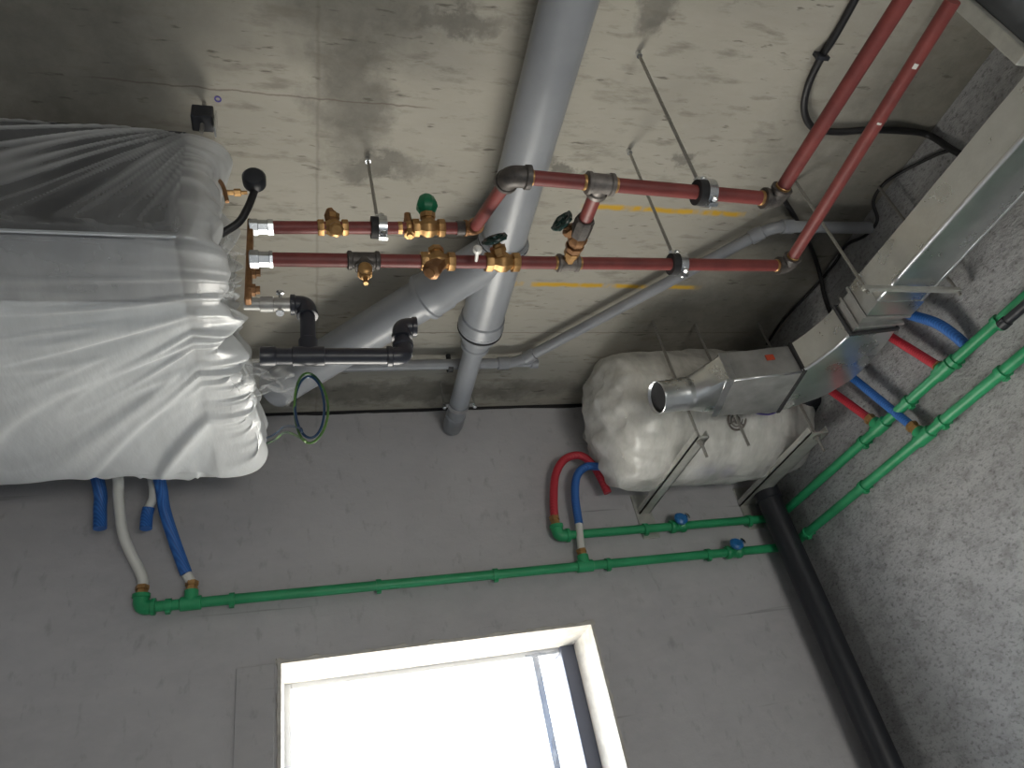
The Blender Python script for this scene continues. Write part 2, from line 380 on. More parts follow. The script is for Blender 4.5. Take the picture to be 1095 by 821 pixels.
# ragged pale plaster round the reveal
def reveal(name, A, Bp, inward, n=46, depth=.19):
    """ragged plaster strip along an edge of the window hole: a thin face on the wall and the deep reveal"""
    bm = B(); A = Vector(A); Bp = Vector(Bp); rows = []; inw = Vector(inward)
    for i in range(n + 1):
        p = mid(A, Bp, i / n); j = noise.noise(p * 22) * .007 + noise.noise(p * 80) * .004
        w = .004 + abs(j) * 1.6
        rows.append([bm.verts.new(q) for q in (p - inw * w + V(0, .002, 0), p - inw * w * .6 - V(0, .004 + abs(j) * .5, 0), p + inw * .004 - V(0, .003, 0), p + inw * (.007 + j * .4) + V(0, .010, 0), p + inw * .006 + V(0, depth, 0), p - inw * .01 + V(0, depth, 0))])
    for a, b in zip(rows, rows[1:]):
        for k in range(5): bm.faces.new((a[k], a[k + 1], b[k + 1], b[k]))
    return struct(obj(name, bm, 'reveal', smooth=True))
reveal('trim_1', (WX0 - .01, D, WZ1), (WX1 + .01, D, WZ1), (0, 0, -1), 70)
reveal('trim_2', (WX1, D, WZ1 + .01), (WX1, D, WZ0), (-1, 0, 0), 90)
reveal('trim_3', (WX0, D, WZ1 + .01), (WX0, D, WZ0), (1, 0, 0), 90)
bm = B(); box(bm, WX0, WX1, D - .01, D + .2, WZ0 - .02, WZ0 + .01); struct(obj('trim_4', bm, 'reveal'))
bm = B(); box(bm, WX0 - .105, WX0 - .012, D - .010, D + .002, WZ0 - .1, WZ1 - .004); bevel(bm, .003); struct(obj('trim_5', bm, 'plaster', smooth=True))
# window frame
win = struct(bpy.data.objects.new('window_1', None)); COL.objects.link(win)
fy0, fy1 = D + .19, D + .25
bm = B(); box(bm, WX0, WX0 + .025, fy0, fy1, WZ0, WZ1); bevel(bm, .004); obj('left_frame_bar', bm, 'framew', win)
bm = B(); box(bm, WX0 + .025, WX1 - .05, fy0, fy1, WZ1 - .022, WZ1); bevel(bm, .004); obj('top_frame_bar', bm, 'framew', win)
bm = B(); box(bm, WX1 - .052, WX1 - .004, fy0 - .015, fy1, WZ0, WZ1 - .002); bevel(bm, .004); obj('right_frame_bar', bm, 'frame', win, label='right bar of the window frame, coloured dark as backlit')  # backlit shade is put into this bar's colour
bm = B(); box(bm, WX0 + .025, WX1 - .05, fy0, fy1, WZ0 + .01, WZ0 + .05); bevel(bm, .004); obj('bottom_frame_bar', bm, 'framew', win)
bm = B(); box(bm, .668, .690, fy0, fy1, WZ0 + .05, WZ1 - .022); bevel(bm, .003); obj('mullion', bm, 'framew', win)

# plastic film hanging in the window
bm = B(); nz, nx = 60, 14; g = []
for i in range(nz + 1):
    t = i / nz; z = WZ1 - .02 - t * .95; wd = .10 - .055 * min(1, t * 3.0) + .02 * noise.noise(V(0, t * 7, 0)); row = []
    for k in range(nx + 1):
        s = k / nx; x = .640 + s * wd; y = D + .165 + .014 * math.sin(s * 11 + t * 6) * (.5 + noise.noise(V(s * 2, t * 9, 2))) + .004 * noise.noise(V(s * 9, t * 30, 5))
        row.append(bm.verts.new((x, y, z)))
    g.append(row)
for i in range(nz):
    for k in range(nx): bm.faces.new((g[i][k], g[i][k + 1], g[i + 1][k + 1], g[i + 1][k]))
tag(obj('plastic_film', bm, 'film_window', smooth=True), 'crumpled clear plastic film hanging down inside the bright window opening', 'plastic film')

# ------------------------------------------------------------------ green pipe runs
GR = .0138
def clip(parent, p, n):
    """p on the pipe axis; n points from the wall into the room"""
    n = Vector(n); bm = B(); ax = V(1, 0, 0) if abs(n.y) > .5 else V(0, 1, 0)
    strip_ring(bm, p, ax, GR, GR + .004, .014, seg=20); cyl(bm, Vector(p) - n * .012, Vector(p) - n * .029, .007, 10)
    dn = V(0, 0, -1); bar(bm, Vector(p) + dn * GR, Vector(p) + dn * (GR + .008), .012, .014, up=n)
    obj('clip', bm, 'green', parent, True)
def tee(parent, p, ax, out, up_len=.045, m='green', R=GR + .0048, half=.027, name='tee_fitting'):
    bm = B(); ax = Vector(ax).normalized(); p = Vector(p)
    lathe(bm, p - ax * half, p + ax * half, [(0, R - .003), (.002, R), (2 * half - .002, R), (2 * half, R - .003)], 20)
    if out: o = Vector(out).normalized(); lathe(bm, p, p + o * up_len, [(0, R * .96), (up_len - .002, R * .96), (up_len, R * .8)], 20)
    return obj(name, bm, m, parent, True)
def elbow(parent, p, d1, d2, R, L, m, name='elbow_fitting', collar=True):
    bm = B(); d1 = Vector(d1).normalized(); d2 = Vector(d2).normalized(); p = Vector(p)
    pts = fillet([p + d1 * L, p, p + d2 * L], L * .75, 8); sweep(bm, pts, R, 18)
    if collar:
        for d in (d1, d2): lathe(bm, p + d * L * .68, p + d * L * 1.02, [(0, R), (.002, R * 1.14), (L * .32, R * 1.14), (L * .34, R)], 18)
    return obj(name, bm, m, parent, True)
yg, xg = D - .030, W - .030
lw0 = at(150, 650, 1, yg); lw1 = V(W - .030, yg, .762); lw2 = V(xg, -.2, .757)
up0 = at(597, 573, 1, yg); up1 = V(xg, yg, .869); up2 = V(xg, -.2, .848)
def green_run(label, p0, p1, p2, clips_b, clips_r):
    t = thing('green_water_pipe', label, 'water pipe')
    bm = B(); cyl(bm, p0, p1, GR, 20); obj('pipe_length', bm, 'green', t, True)
    bm = B(); cyl(bm, p1, p2, GR, 20); obj('pipe_length', bm, 'green', t, True)
    elbow(t, p1, V(-1, 0, 0), V(0, -1, 0), GR + .005, .035, 'green')
    elbow(t, p0, (Vector(p1) - Vector(p0)), V(0, -.12, 1), GR + .0055, .036, 'green')
    for px, py in clips_b:
        q = at(px, py, 1, yg); s = (q.x - p0.x) / (p1.x - p0.x); clip(t, mid(p0, p1, s), (0, -1, 0))
    for px, py in clips_r:
        q = at(px, py, 0, xg); s = (q.y - p1.y) / (p2.y - p1.y); clip(t, mid(p1, p2, s), (-1, 0, 0))
    return t
lower = green_run('lower of the two green water pipes, running under the black valve box round the room corner', lw0, lw1, lw2, [(180, 648), (248, 641), (405, 627), (530, 616), (650, 603), (757, 593)], [(863, 570), (925, 523), (1010, 455), (1072, 400)])
lower['label'] = 'longer, lower green water pipe passing just above the window and along both walls'
upper = green_run('shorter, upper green water pipe starting at the red looped hose under the white tank', up0, up1, up2, [(690, 565), (800, 555)], [(926, 478), (973, 432), (1023, 390), (1070, 348)])
def on(p0, p1, px, py, ax, v):
    q = at(px, py, ax, v); k = 0 if ax == 1 else 1; s = (q[k] - p0[k]) / (p1[k] - p0[k]); return mid(p0, p1, s)
tA = on(lw0, lw1, 204, 645, 1, yg); tee(lower, tA, (1, 0, 0), (0, -.1, 1), .036)
tB = on(lw0, lw1, 624, 600, 1, yg); tee(lower, tB, (1, 0, 0), (0, -.1, 1), .036)
tC = on(up1, up2, 939, 452, 0, xg); gC = at(890, 419, 0, 1.555); tee(upper, tC, (0, 1, 0), gC - tC, .026)
tD = on(lw1, lw2, 985, 461, 0, xg); gD = at(908, 401, 0, 1.560); tee(lower, tD, (0, 1, 0), gD - tD, .026)
tE = on(up1, up2, 1011, 398, 0, xg); gE = at(950, 359, 0, 1.562); tee(upper, tE, (0, 1, 0), gE - tE, .016)
def isolating_valve(parent, p, n):
    t_ = parent; bm = B(); lathe(bm, p - V(.028, 0, 0), p + V(.028, 0, 0), [(0, .019), (.004, .022), (.014, .022), (.018, .019), (.038, .019), (.042, .022), (.052, .022), (.056, .019)], 20)
    lathe(bm, p, p + n * .03, [(0, .014), (.03, .010)], 14); v = obj('isolating_valve', bm, 'green', t_, True)
    bm = B(); lathe(bm, p + n * .028, p + n * .046, [(0, .010), (.003, .021), (.012, .023), (.018, .016)], 12)
    obj('valve_handle', bm, 'bluehandle', v, True, label='blue valve handle')
    bm = B(); lathe(bm, p + n * .030 + V(.022, 0, .008), p + n * .040 + V(.030, -.0, .010), [(0, .007), (.010, .012), (.014, .006)], 12); obj('valve_cap', bm, 'zinc', v, True, label='shiny metal cap')
isolating_valve(upper, on(up0, up1, 724, 561, 1, yg), V(0, -1, .25).normalized())
isolating_valve(lower, on(lw0, lw1, 784, 590, 1, yg), V(0, -1, .35).normalized())

# ------------------------------------------------------------------ hoses
def hose(name, label, segs, fit=None, cat='hose', r=.0125):
    """segs: list of (points, material, part label); fit: (A, B) brass fitting"""
    t = thing(name, label, cat)
    for pts, m, r_, pn in segs:
        bm = B(); sweep(bm, spline(pts, 12), r_, 16); obj(pn, bm, m, t, True)
    if fit:
        A, Bq = fit; L = (Vector(Bq) - Vector(A)).length; bm = B()
        lathe(bm, A, Bq, [(0, .016), (L * .30, .016), (L * .32, .0145), (L * .55, .0145), (L * .57, .017), (L, .017)], 6)
        obj('brass_fitting', bm, 'brass', t, True)
    return t
def P19(px, py, y=1.9): return at(px, py, 1, y)
e0 = lw0 + V(0, -.004, .036)
q = [e0 + V(0, -.0, .018), e0 + V(-.004, -.006, .05), at(133, 575, 1, 1.91), at(127, 535, 1, 1.86), at(125, 505, 1, 1.80), V(-.50, 1.70, 1.16)]
hose('white_hose', 'plain white hose rising from the far left elbow of the lower green pipe', [(q, 'whitehose', .0135, 'tube')], (e0 - V(0, 0, .004), e0 + V(0, 0, .022)))
e1 = tA + V(0, -.004, .036)
a = e1 + V(0, 0, .018); b_ = at(199, 613, 1, 1.955)
hose('blue_hose', 'blue sleeved hose rising from the lower green pipe behind the wrapped unit', [([a, mid(a, b_, .5), b_], 'whitehose', .0125, 'bare_tube'), ([b_, at(187, 580, 1, 1.93), at(176, 545, 1, 1.89), at(171, 515, 1, 1.83), V(-.40, 1.70, 1.18)], 'bluehose', .0155, 'sleeve')], (e1 - V(0, 0, .004), e1 + V(0, 0, .022)))
hose('blue_hose', 'short blue hose end hanging beneath the far left of the wrapped unit', [([V(-.56, 1.76, 1.2), at(106, 520, 1, 1.86), at(107, 545, 1, 1.885), at(107, 565, 1, 1.89)], 'bluehose', .0165, 'sleeve')])
a = at(159, 543, 1, 1.89)
hose('white_hose', 'short white hose with a blue cap hanging just left of the blue hose', [([V(-.42, 1.76, 1.2), at(164, 522, 1, 1.86), a], 'whitehose', .0115, 'tube'), ([a, at(157, 552, 1, 1.895), at(156, 565, 1, 1.895)], 'bluehose', .0155, 'blue_cap')])
e2 = up0 + V(0, -.004, .036)
hose('red_hose', 'red sleeved hose bending in an arch beside the left end of the white tank', [([e2 + V(0, 0, .02), at(592, 535, 1, 1.955), at(594, 508, 1, 1.945), at(604, 491, 1, 1.935), at(620, 487, 1, 1.925), at(633, 496, 1, 1.925), at(643, 512, 1, 1.93), at(650, 527, 1, 1.935)], 'redhose', .0135, 'sleeve')], (e2 - V(0, 0, .004), e2 + V(0, 0, .030)))
e3 = tB + V(0, -.004, .036); b_ = at(619, 560, 1, 1.955); a = e3 + V(0, 0, .01)
hose('blue_hose', 'blue sleeved hose curving up from the lower green pipe beneath the red arch', [([a, mid(a, b_, .5), b_], 'whitehose', .0115, 'bare_tube'), ([b_, at(615, 530, 1, 1.945), at(617, 509, 1, 1.935), at(627, 499, 1, 1.925), at(642, 499, 1, 1.91)], 'bluehose', .0135, 'sleeve')], (e3 - V(0, 0, .004), e3 + V(0, 0, .016)))
def wallhose(lab, start, goal, col, L, fit=.022):
    d0 = (goal - start).normalized(); A = start + d0 * L; Bq = A + d0 * fit; e_ = goal + d0 * .06
    hose(col + '_hose', lab, [([Bq - d0 * .003, mid(Bq, e_, .5) + V(-.001, 0, .003), e_], col + 'hose', .0120, 'sleeve')], (A, Bq))
wallhose('red sleeved hose from the upper green pipe towards the dark end of the tank', tC, gC, 'red', .024)
wallhose('blue sleeved hose crossing in front of the upper green pipe on the right wall', tD, gD, 'blue', .024, .026)
wallhose('red sleeved hose coming out right of the duct bend', tE, gE, 'red', .014, .008)
t = thing('blue_hose', 'blue sleeved hose nearest the camera, between the foil duct and the right wall', 'hose')
bm = B(); sweep(bm, spline([at(1036, 372, 0, 1.582), at(1020, 358, 0, 1.572), at(1000, 345, 0, 1.562), at(972, 336, 0, 1.555), at(950, 328, 0, 1.55)], 12), .0135, 16); obj('sleeve', bm, 'bluehose', t, True)
t = thing('capped_pipe_end', 'short black capped pipe end between the green pipes at the right edge', 'pipe')
p0 = at(1070, 349, 0, 1.545); bm = B(); lathe(bm, p0, p0 + V(0, -1, -.02), [(0, .008), (.002, .0135), (.02, .0135), (.021, .011), (.5, .011)], 16); obj('tube', bm, 'black', t, True)

# black corner pipe
xc = at(842, 578, 1, 1.91).x; top_ = .955
t = thing('black_vertical_pipe', 'thick black pipe standing in the corner between back and right wall', 'pipe')
bm = B(); cyl(bm, (xc, 1.91, ZF), (xc, 1.91, top_), .040, 28); obj('tube', bm, 'black', t, True)
for z in (top_ - .02, -.35):
    bm = B(); lathe(bm, (xc, 1.91, z - .03), (xc, 1.91, z + .03), [(0, .040), (.003, .045), (.05, .045), (.055, .040)], 28); obj('socket', bm, 'black', t, True)

# ------------------------------------------------------------------ red heating pipes
RR = .0128
def clamp(label, c, ceil, px_r=RR):
    """split pipe clamp with rubber lining on a threaded rod from the ceiling"""
    t = thing('pipe_clamp', label, 'pipe clamp'); c = Vector(c); ceil = Vector(ceil)
    up = (ceil - c).normalized()
    bm = B(); strip_ring(bm, c - V(.004, 0, 0), (1, 0, 0), px_r, px_r + .010, .024, seg=28); obj('rubber_lining', bm, 'rubber', t, True)
    bm = B(); strip_ring(bm, c + V(.007, 0, 0), (1, 0, 0), px_r + .0095, px_r + .0125, .017, seg=32)
    for s in (1, -1): box(bm, c.x - .002, c.x + .016, c.y - .004, c.y + .004, c.z + s * (px_r + .011), c.z + s * (px_r + .020))
    obj('metal_band', bm, 'zinc', t, True)
    for s in (1, -1):
        z = c.z + s * (px_r + .0145); bm = B(); lathe(bm, (c.x + .007, c.y - .014, z), (c.x + .007, c.y + .012, z), [(0, .004), (.002, .0065), (.007, .0065), (.0075, .003), (.024, .003)], 6); obj('bolt', bm, 'zinc', t, True)
    a = c + up * (px_r + .010)
    bm = B(); lathe(bm, a, ceil, [(0, .008), (.014, .008)], 6); obj('nut', bm, 'zinc', t, True)
    bm = B(); cyl(bm, a, ceil, .0036, 8); obj('threaded_rod', bm, 'rod', t, True)
    bm = B(); lathe(bm, ceil, ceil - up, [(0, .006), (.014, .0065)], 12); obj('ceiling_anchor', bm, 'zinc', t, True)
    return t
def pipe_part(t, a, b, r=RR, m='red', name='pipe_length'):
    bm = B(); cyl(bm, a, b, r, 20); return obj(name, bm, m, t, True)
def joint_ring(t, p, d, r=RR + .0012, m='brass'):
    d = Vector(d).normalized(); bm = B(); lathe(bm, Vector(p) - d * .003, Vector(p) + d * .003, [(0, r - .001), (.001, r), (.005, r), (.006, r - .001)], 18); return obj('sealing_ring', bm, m, t, True)
def fit_tee(t, p, ax, out, L=.024, R=RR + .006, m='grey_iron', ol=.026):
    bm = B(); p = Vector(p); ax = Vector(ax).normalized(); prof = [(0, R * .9), (.002, R * 1.06), (.008, R * 1.06), (.010, R * .93), (2 * L - .010, R * .93), (2 * L - .008, R * 1.06), (2 * L - .002, R * 1.06), (2 * L, R * .9)]
    lathe(bm, p - ax * L, p + ax * L, prof, 20)
    if out is not None: o = Vector(out).normalized(); lathe(bm, p, p + o * ol, [(0, R * .9), (ol - .009, R * .9), (ol - .008, R * 1.04), (ol - .001, R * 1.04), (ol, R * .85)], 20)
    return obj('tee_fitting', bm, m, t, True)

Y1, Y2, Y3 = .984, .93, .70
U0 = at(262, 243, 1, Y1); U1 = at(507, 244, 1, Y1)           # upper pipe, left part
C0 = at(546, 188, 1, Y3); C1 = at(829, 213, 1, Y3)           # upper pipe, right part
L0 = at(262, 277, 1, Y2); L1 = at(842, 284, 1, Y2)           # lower pipe
U2_ = at(965, 0, 2, C1.z); U2_ = C1 + (U2_ - C1) * 2.2
L2_ = at(1012, 12, 2, L1.z); L2_ = L1 + (L2_ - L1) * 1.03

def valve_body(t, p, ax, bon, handle=None, m='brass', s=1.0, name='valve_body'):
    """brass ball/globe body along the pipe with a bonnet"""
    p = Vector(p); ax = Vector(ax).normalized(); bon = Vector(bon).normalized(); L = .030 * s; R = .0165 * s
    bm = B(); lathe(bm, p - ax * L, p + ax * L, [(0, R * .98), (.002, R * 1.05), (.012 * s, R * 1.05), (.013 * s, R * .78), (.018 * s, R * .86), (.025 * s, R * 1.12), (.035 * s, R * 1.12), (.042 * s, R * .86), (.047 * s, R * .78), (.048 * s, R * 1.05), (.058 * s, R * 1.05), (.060 * s, R * .98)], 8)
    lathe(bm, p, p + bon * .034 * s, [(0, R * .8), (.018 * s, R * .72), (.019 * s, R * .88), (.028 * s, R * .88), (.029 * s, R * .5), (.034 * s, R * .45)], 8)
    return obj(name, bm, m, t, True)
def handwheel(t, p, bon, R=.021, m='dkgreen'):
    bon = Vector(bon).normalized(); c = Vector(p) + bon * .048; u, v = frame_of(bon)
    bm = B(); torus(bm, c, bon, R, .0042, 30, 8)
    for k in range(5):
        a = 2 * math.pi * k / 5; d = u * math.cos(a) + v * math.sin(a); cyl(bm, c, c + d * R, .0028, 6)
        lathe(bm, c + d * R - bon * .003, c + d * R + bon * .003, [(0, .006), (.006, .006)], 8)
    lathe(bm, Vector(p) + bon * .030, c + bon * .006, [(0, .004), (.018, .004), (.019, .007), (.025, .006)], 10)
    w = obj('handwheel', bm, m, t, True); return w

upt = thing('red_heating_pipe', 'upper red heating pipe with the green-handled valve and the stepped elbow', 'heating pipe')
ax1 = (U1 - U0).normalized()
def onU(px): return mid(U0, U1, (at(px, 244, 1, Y1).x - U0.x) / (U1.x - U0.x))
pipe_part(upt, onU(285), U1)
# union at the manifold
bm = B(); lathe(bm, onU(266), onU(292), [(0, .013), (.002, .0175), (.016, .0175), (.017, .015), (.034, .015), (.035, .017), (.045, .0165)], 8); obj('union_nut', bm, 'zinc', upt, True, label='pale metal union nut')
# strainer
p = onU(356); valve_body(upt, p, ax1, V(0, -.5, 1), name='brass_strainer'); bm = B(); lathe(bm, p, p + V(.006, -.02, -.030), [(0, .013), (.022, .012), (.023, .015), (.032, .015), (.036, .010)], 8); obj('strainer_cap', bm, 'brass', upt, True)
bm = B(); lathe(bm, p + V(0, -.003, .006), p + V(-.006, -.02, .04), [(0, .014), (.02, .014), (.034, .006)], 6); obj('bonnet', bm, 'brass_dark', upt, True)
# ball valve with green cap
p = onU(458); v = valve_body(upt, p, ax1, V(0, -.45, 1), s=1.15); bm = B()
lathe(bm, p + V(0, -.012, .028), p + V(0, -.034, .080), [(0, .008), (.004, .017), (.016, .0235), (.026, .022), (.040, .016), (.046, .008)], 8); obj('valve_handle', bm, 'green_handle', v, True, label='rounded green handle')
p = onU(437); bm = B(); lathe(bm, p, p + V(0, -.2, 1), [(0, .012), (.018, .010), (.024, .008), (.036, .007)], 8); obj('test_plug', bm, 'brass_dark', upt, True); valve_body(upt, p, ax1, V(0, 0, -1), s=.8, name='valve_body')
bm = B(); lathe(bm, onU(488), onU(499), [(0, .0155), (.018, .0155)], 18); obj('coupling', bm, 'black_iron', upt, True)
elbow(upt, U1, -ax1, C0 - U1, RR + .003, .022, 'brass_dark')
pipe_part(upt, U1, C0)
elbow(upt, C0, U1 - C0, C1 - C0, RR + .0055, .034, 'black_iron'); joint_ring(upt, C0 + (C1 - C0).normalized() * .036, C1 - C0)
pipe_part(upt, C0, C1)
elbow(upt, C1, C0 - C1, U2_ - C1, RR + .0045, .026, 'black_iron'); joint_ring(upt, C1 + (U2_ - C1).normalized() * .028, U2_ - C1); joint_ring(upt, C1 - (C1 - C0).normalized() * .03, C1 - C0)
pipe_part(upt, C1, U2_)
def onC(px): return mid(C0, C1, (at(px, 200, 1, Y3).x - C0.x) / (C1.x - C0.x))
def onL(px): return mid(L0, L1, (at(px, 281, 1, Y2).x - L0.x) / (L1.x - L0.x))
TC = onC(643); TL = onL(607)

lowt = thing('red_heating_pipe', 'lower, straight red heating pipe with a dark drain tee and a handwheel valve', 'heating pipe')
ax2 = (L1 - L0).normalized()
pipe_part(lowt, onL(284), L1)
bm = B(); lathe(bm, onL(266), onL(290), [(0, .013), (.002, .0175), (.016, .0175), (.017, .015), (.034, .015), (.035, .017), (.040, .0165)], 8); obj('union_nut', bm, 'zinc', lowt, True, label='pale metal union nut')
p = onL(389); fit_tee(lowt, p, ax2, V(0, 0, -1), .030, RR + .004, 'black_iron', .022)
bm = B(); lathe(bm, p + V(0, 0, -.016), p + V(0, -.004, -.10), [(0, .010), (.012, .011), (.013, .014), (.022, .014), (.023, .011), (.030, .008), (.031, .0045), (.046, .0045)], 8); obj('drain_plug', bm, 'brass', lowt, True)
bm = B(); c = p + V(0, -.010, -.034); lathe(bm, c, c + V(0, -1, -.3), [(0, .011), (.006, .0125), (.008, .010), (.009, .004)], 18); obj('drain_cap', bm, 'brass', lowt, True)
# Y strainer
p = onL(468); valve_body(lowt, p, ax2, V(0, 0, 1), s=1.1, name='brass_strainer'); bm = B(); lathe(bm, p + V(.006, 0, 0), p + V(-.030, -.01, -.052), [(0, .016), (.030, .015), (.031, .018), (.042, .018), (.046, .011), (.050, .010)], 8); obj('strainer_branch', bm, 'brass_dark', lowt, True)
# gate valve with handwheel
p = onL(537); bon = V(-.34, -.72, .45).normalized(); v = valve_body(lowt, p, ax2, bon, s=1.15); handwheel(v, p, bon)
bm = B(); q_ = at(510, 266, 1, .875); lathe(bm, q_ + V(.004, .03, 0), q_ - V(0, .008, .003), [(0, .003), (.024, .004), (.026, .0085), (.034, .0085), (.038, .004)], 14); obj('white_cap', bm, 'white', v, True, label='small white cap')
fit_tee(lowt, TL, ax2, None, .024, RR + .0045, 'grey_iron'); joint_ring(lowt, TL + ax2 * .026, ax2); joint_ring(lowt, TL - ax2 * .026, ax2)
elbow(lowt, L1, -ax2, L2_ - L1, RR + .0045, .026, 'black_iron'); joint_ring(lowt, L1 + (L2_ - L1).normalized() * .028, L2_ - L1); joint_ring(lowt, L1 - ax2 * .03, ax2)
pipe_part(lowt, L1, L2_)
for s, w_ in ((.63, .004), (.82, .009)):
    c = mid(L1, L2_, s); bm = B(); strip_ring(bm, c, L2_ - L1, RR, RR + .0005, w_, .9, 1.5, 12); obj('scratch', bm, 'whitehose', lowt, label='bare scratched patch on red paint')
fit_tee(upt, TC, C1 - C0, TL - TC, .026, RR + .006, 'grey_iron'); joint_ring(upt, TC + (C1 - C0).normalized() * .029, C1 - C0); joint_ring(upt, TC - (C1 - C0).normalized() * .029, C1 - C0)
# bypass
byp = thing('bypass_pipe', 'short slanting bypass with brass valve joining the two red pipes', 'pipe')
d = (TL - TC); dn_ = d.normalized(); Lb = d.length
pipe_part(byp, TC + dn_ * .024, TC + d * .52)
bm = B(); lathe(bm, TC + d * .40, TC + d * .60, [(0, .0165), (.006, .019), (Lb * .19, .019), (Lb * .2, .016)], 8); obj('union_nut', bm, 'black_iron', byp, True)
pb = TC + d * .66; bon = V(-.66, -.52, .26).normalized(); v = valve_body(byp, pb, dn_, bon, m='brass_dark', s=1.05); handwheel(v, pb, bon, .019)
bm = B(); lathe(bm, TC + d * .76, TL - dn_ * .008, [(0, .014), (.012, .014), (.013, .016), (.026, .016), (.027, .0125), (.20 * Lb, .012)], 8); obj('brass_nipple', bm, 'brass', byp, True)
# manifold standing at the end of the wrapped unit
mt = thing('brass_manifold', 'narrow upright brass manifold bar at the end of the wrapped unit, feeding both red pipes', 'manifold')
mp = at(268, 243, 1, .985); bm = B(); box(bm, mp.x - .006, mp.x + .006, .975, .995, .93, mp.z + .016); bevel(bm, .003); obj('upright_bar', bm, 'brass_dark', mt)
for z in (1.005, .96): bm = B(); lathe(bm, (mp.x, .985, z), (mp.x + .05, .985, z), [(0, .012), (.012, .012), (.013, .008), (.02, .008)], 8); obj('outlet', bm, 'brass_dark', mt, True)
# air vent with black cap
av = thing('air_vent', 'black round air vent head on a bent black tube at the plastic edge', 'air vent')
c0 = at(272, 192, 1, .94); bm = B(); lathe(bm, c0 + V(0, .012, .0), c0 + V(0, -.03, -.012), [(0, .016), (.004, .022), (.024, .0225), (.030, .018), (.033, .006)], 20); obj('vent_head', bm, 'black', av, True)
bm = B(); sweep(bm, spline([c0 + V(.002, .01, -.01), at(270, 210, 1, .955), at(264, 224, 1, .96), at(255, 238, 1, .97), V(-.14, .98, 1.10)], 8), .0075, 12); obj('bent_tube', bm, 'cable', av, True)
bm = B(); lathe(bm, at(238, 206, 1, .95), at(262, 206, 1, .95), [(0, .005), (.02, .005), (.021, .008), (.033, .008), (.034, .004), (.045, .004)], 8); obj('brass_tail', bm, 'brass', av, True)
bm = B(); sweep(bm, spline([at(228, 186, 1, .95), at(238, 198, 1, .945), at(243, 216, 1, .95)], 8), .004, 8); obj('copper_tail', bm, 'brass_dark', av, True)

# clamps (rod top points on the slab)
clamp('zinc pipe clamp nearest the wrapped unit, holding the upper red pipe by the brass strainer', onU(405), V(onU(405).x - .004, 1.0, H))
pC = onC(749); clamp('zinc clamp with black lining on the upper red pipe, on the longest rod', pC, at(682, 56, 2, H))
pL = onL(723); clamp('zinc clamp with black lining on the lower red pipe right of the bypass', pL, at(672, 160, 2, H))

# ------------------------------------------------------------------ big grey drain
zp = 1.300; dx = .489; PR = .055
dr = thing('grey_drain_pipe', 'large grey plastic drain pipe under the ceiling with a wye and reducer', 'drain pipe')
def dy(px, py): return at(px, py, 2, zp).y
ya = dy(545, 262); yb = dy(512, 350)
bm = B(); cyl(bm, (dx, -1.2, zp), (dx, ya, zp), PR, 40); obj('main_pipe', bm, 'pvc', dr, True)
bm = B(); lathe(bm, (dx, ya - .02, zp), (dx, yb, zp), [(0, PR), (.002, .063), (.012, .0655), (.024, .0625), (.05, .062), (.055, .058), (yb - ya - .03, .058), (yb - ya - .025, .062), (yb - ya - .004, .062), (yb - ya + .004, .0655), (yb - ya + .018, .064), (yb - ya + .02, .05)], 40)
bd = V(-1, 1, 0).normalized(); j = V(dx + .0, ya + .02, zp)
sock = V(.335, 0, zp); Lw = (dx - sock.x) * math.sqrt(2); lathe(bm, j, j + bd, [(0, .056), (Lw - .04, .057), (Lw - .03, .062), (Lw + .012, .062), (Lw + .016, .0655), (Lw + .026, .0655), (Lw + .028, .056)], 40)
obj('wye_fitting', bm, 'pvc', dr, True)
bm = B(); cyl(bm, j + bd * Lw, j + bd * .80, PR, 40); obj('branch_pipe', bm, 'pvc', dr, True)
yc = dy(508, 366)
bm = B(); lathe(bm, (dx, yb + .018, zp), (dx, yc + .03, zp), [(0, .055), (.012, .055), (.022, .040), (yc - yb - .014, .0385), (yc - yb - .010, .042), (yc - yb, .042), (yc - yb + .004, .031)], 36); obj('reducer', bm, 'pvc', dr, True)
bm = B(); cyl(bm, (dx, yb + .02, zp), (dx - .002, 1.955, zp), .0305, 32); obj('small_pipe', bm, 'pvc', dr, True)
bm = B(); lathe(bm, (dx - .002, 1.90, zp), (dx - .002, 1.985, zp), [(0, .031), (.003, .0335), (.06, .0335), (.062, .032), (.082, .030)], 32); obj('end_socket', bm, 'pvc', dr, True)
for y_, r_ in ((ya - .012, .0665), (yb - .012, .0665), (yb + .004, .0665)): bm = B(); torus(bm, (dx, y_, zp), (0, 1, 0), r_ - .0035, .0022, 44, 8); obj('rubber_ring', bm, 'gasket', dr, True)
ct = thing('pipe_clamp', 'slim zinc clamp round the thin end of the grey drain at the back wall', 'pipe clamp'); yk = 1.845
bm = B(); strip_ring(bm, (dx - .002, yk, zp), (0, 1, 0), .031, .0345, .020, seg=36)
for s in (1, -1): box(bm, dx - .002 + s * .042 - .012, dx - .002 + s * .042 + .012, yk - .008, yk + .008, zp - .004, zp + .004)
obj('metal_band', bm, 'zinc', ct, True)
for s in (1, -1): bm = B(); lathe(bm, (dx + s * .050, yk, zp - .016), (dx + s * .050, yk, H), [(0, .004), (.003, .007), (.010, .007), (.011, .003), (H - zp + .016, .003)], 6); obj('bolt', bm, 'zinc', ct, True)

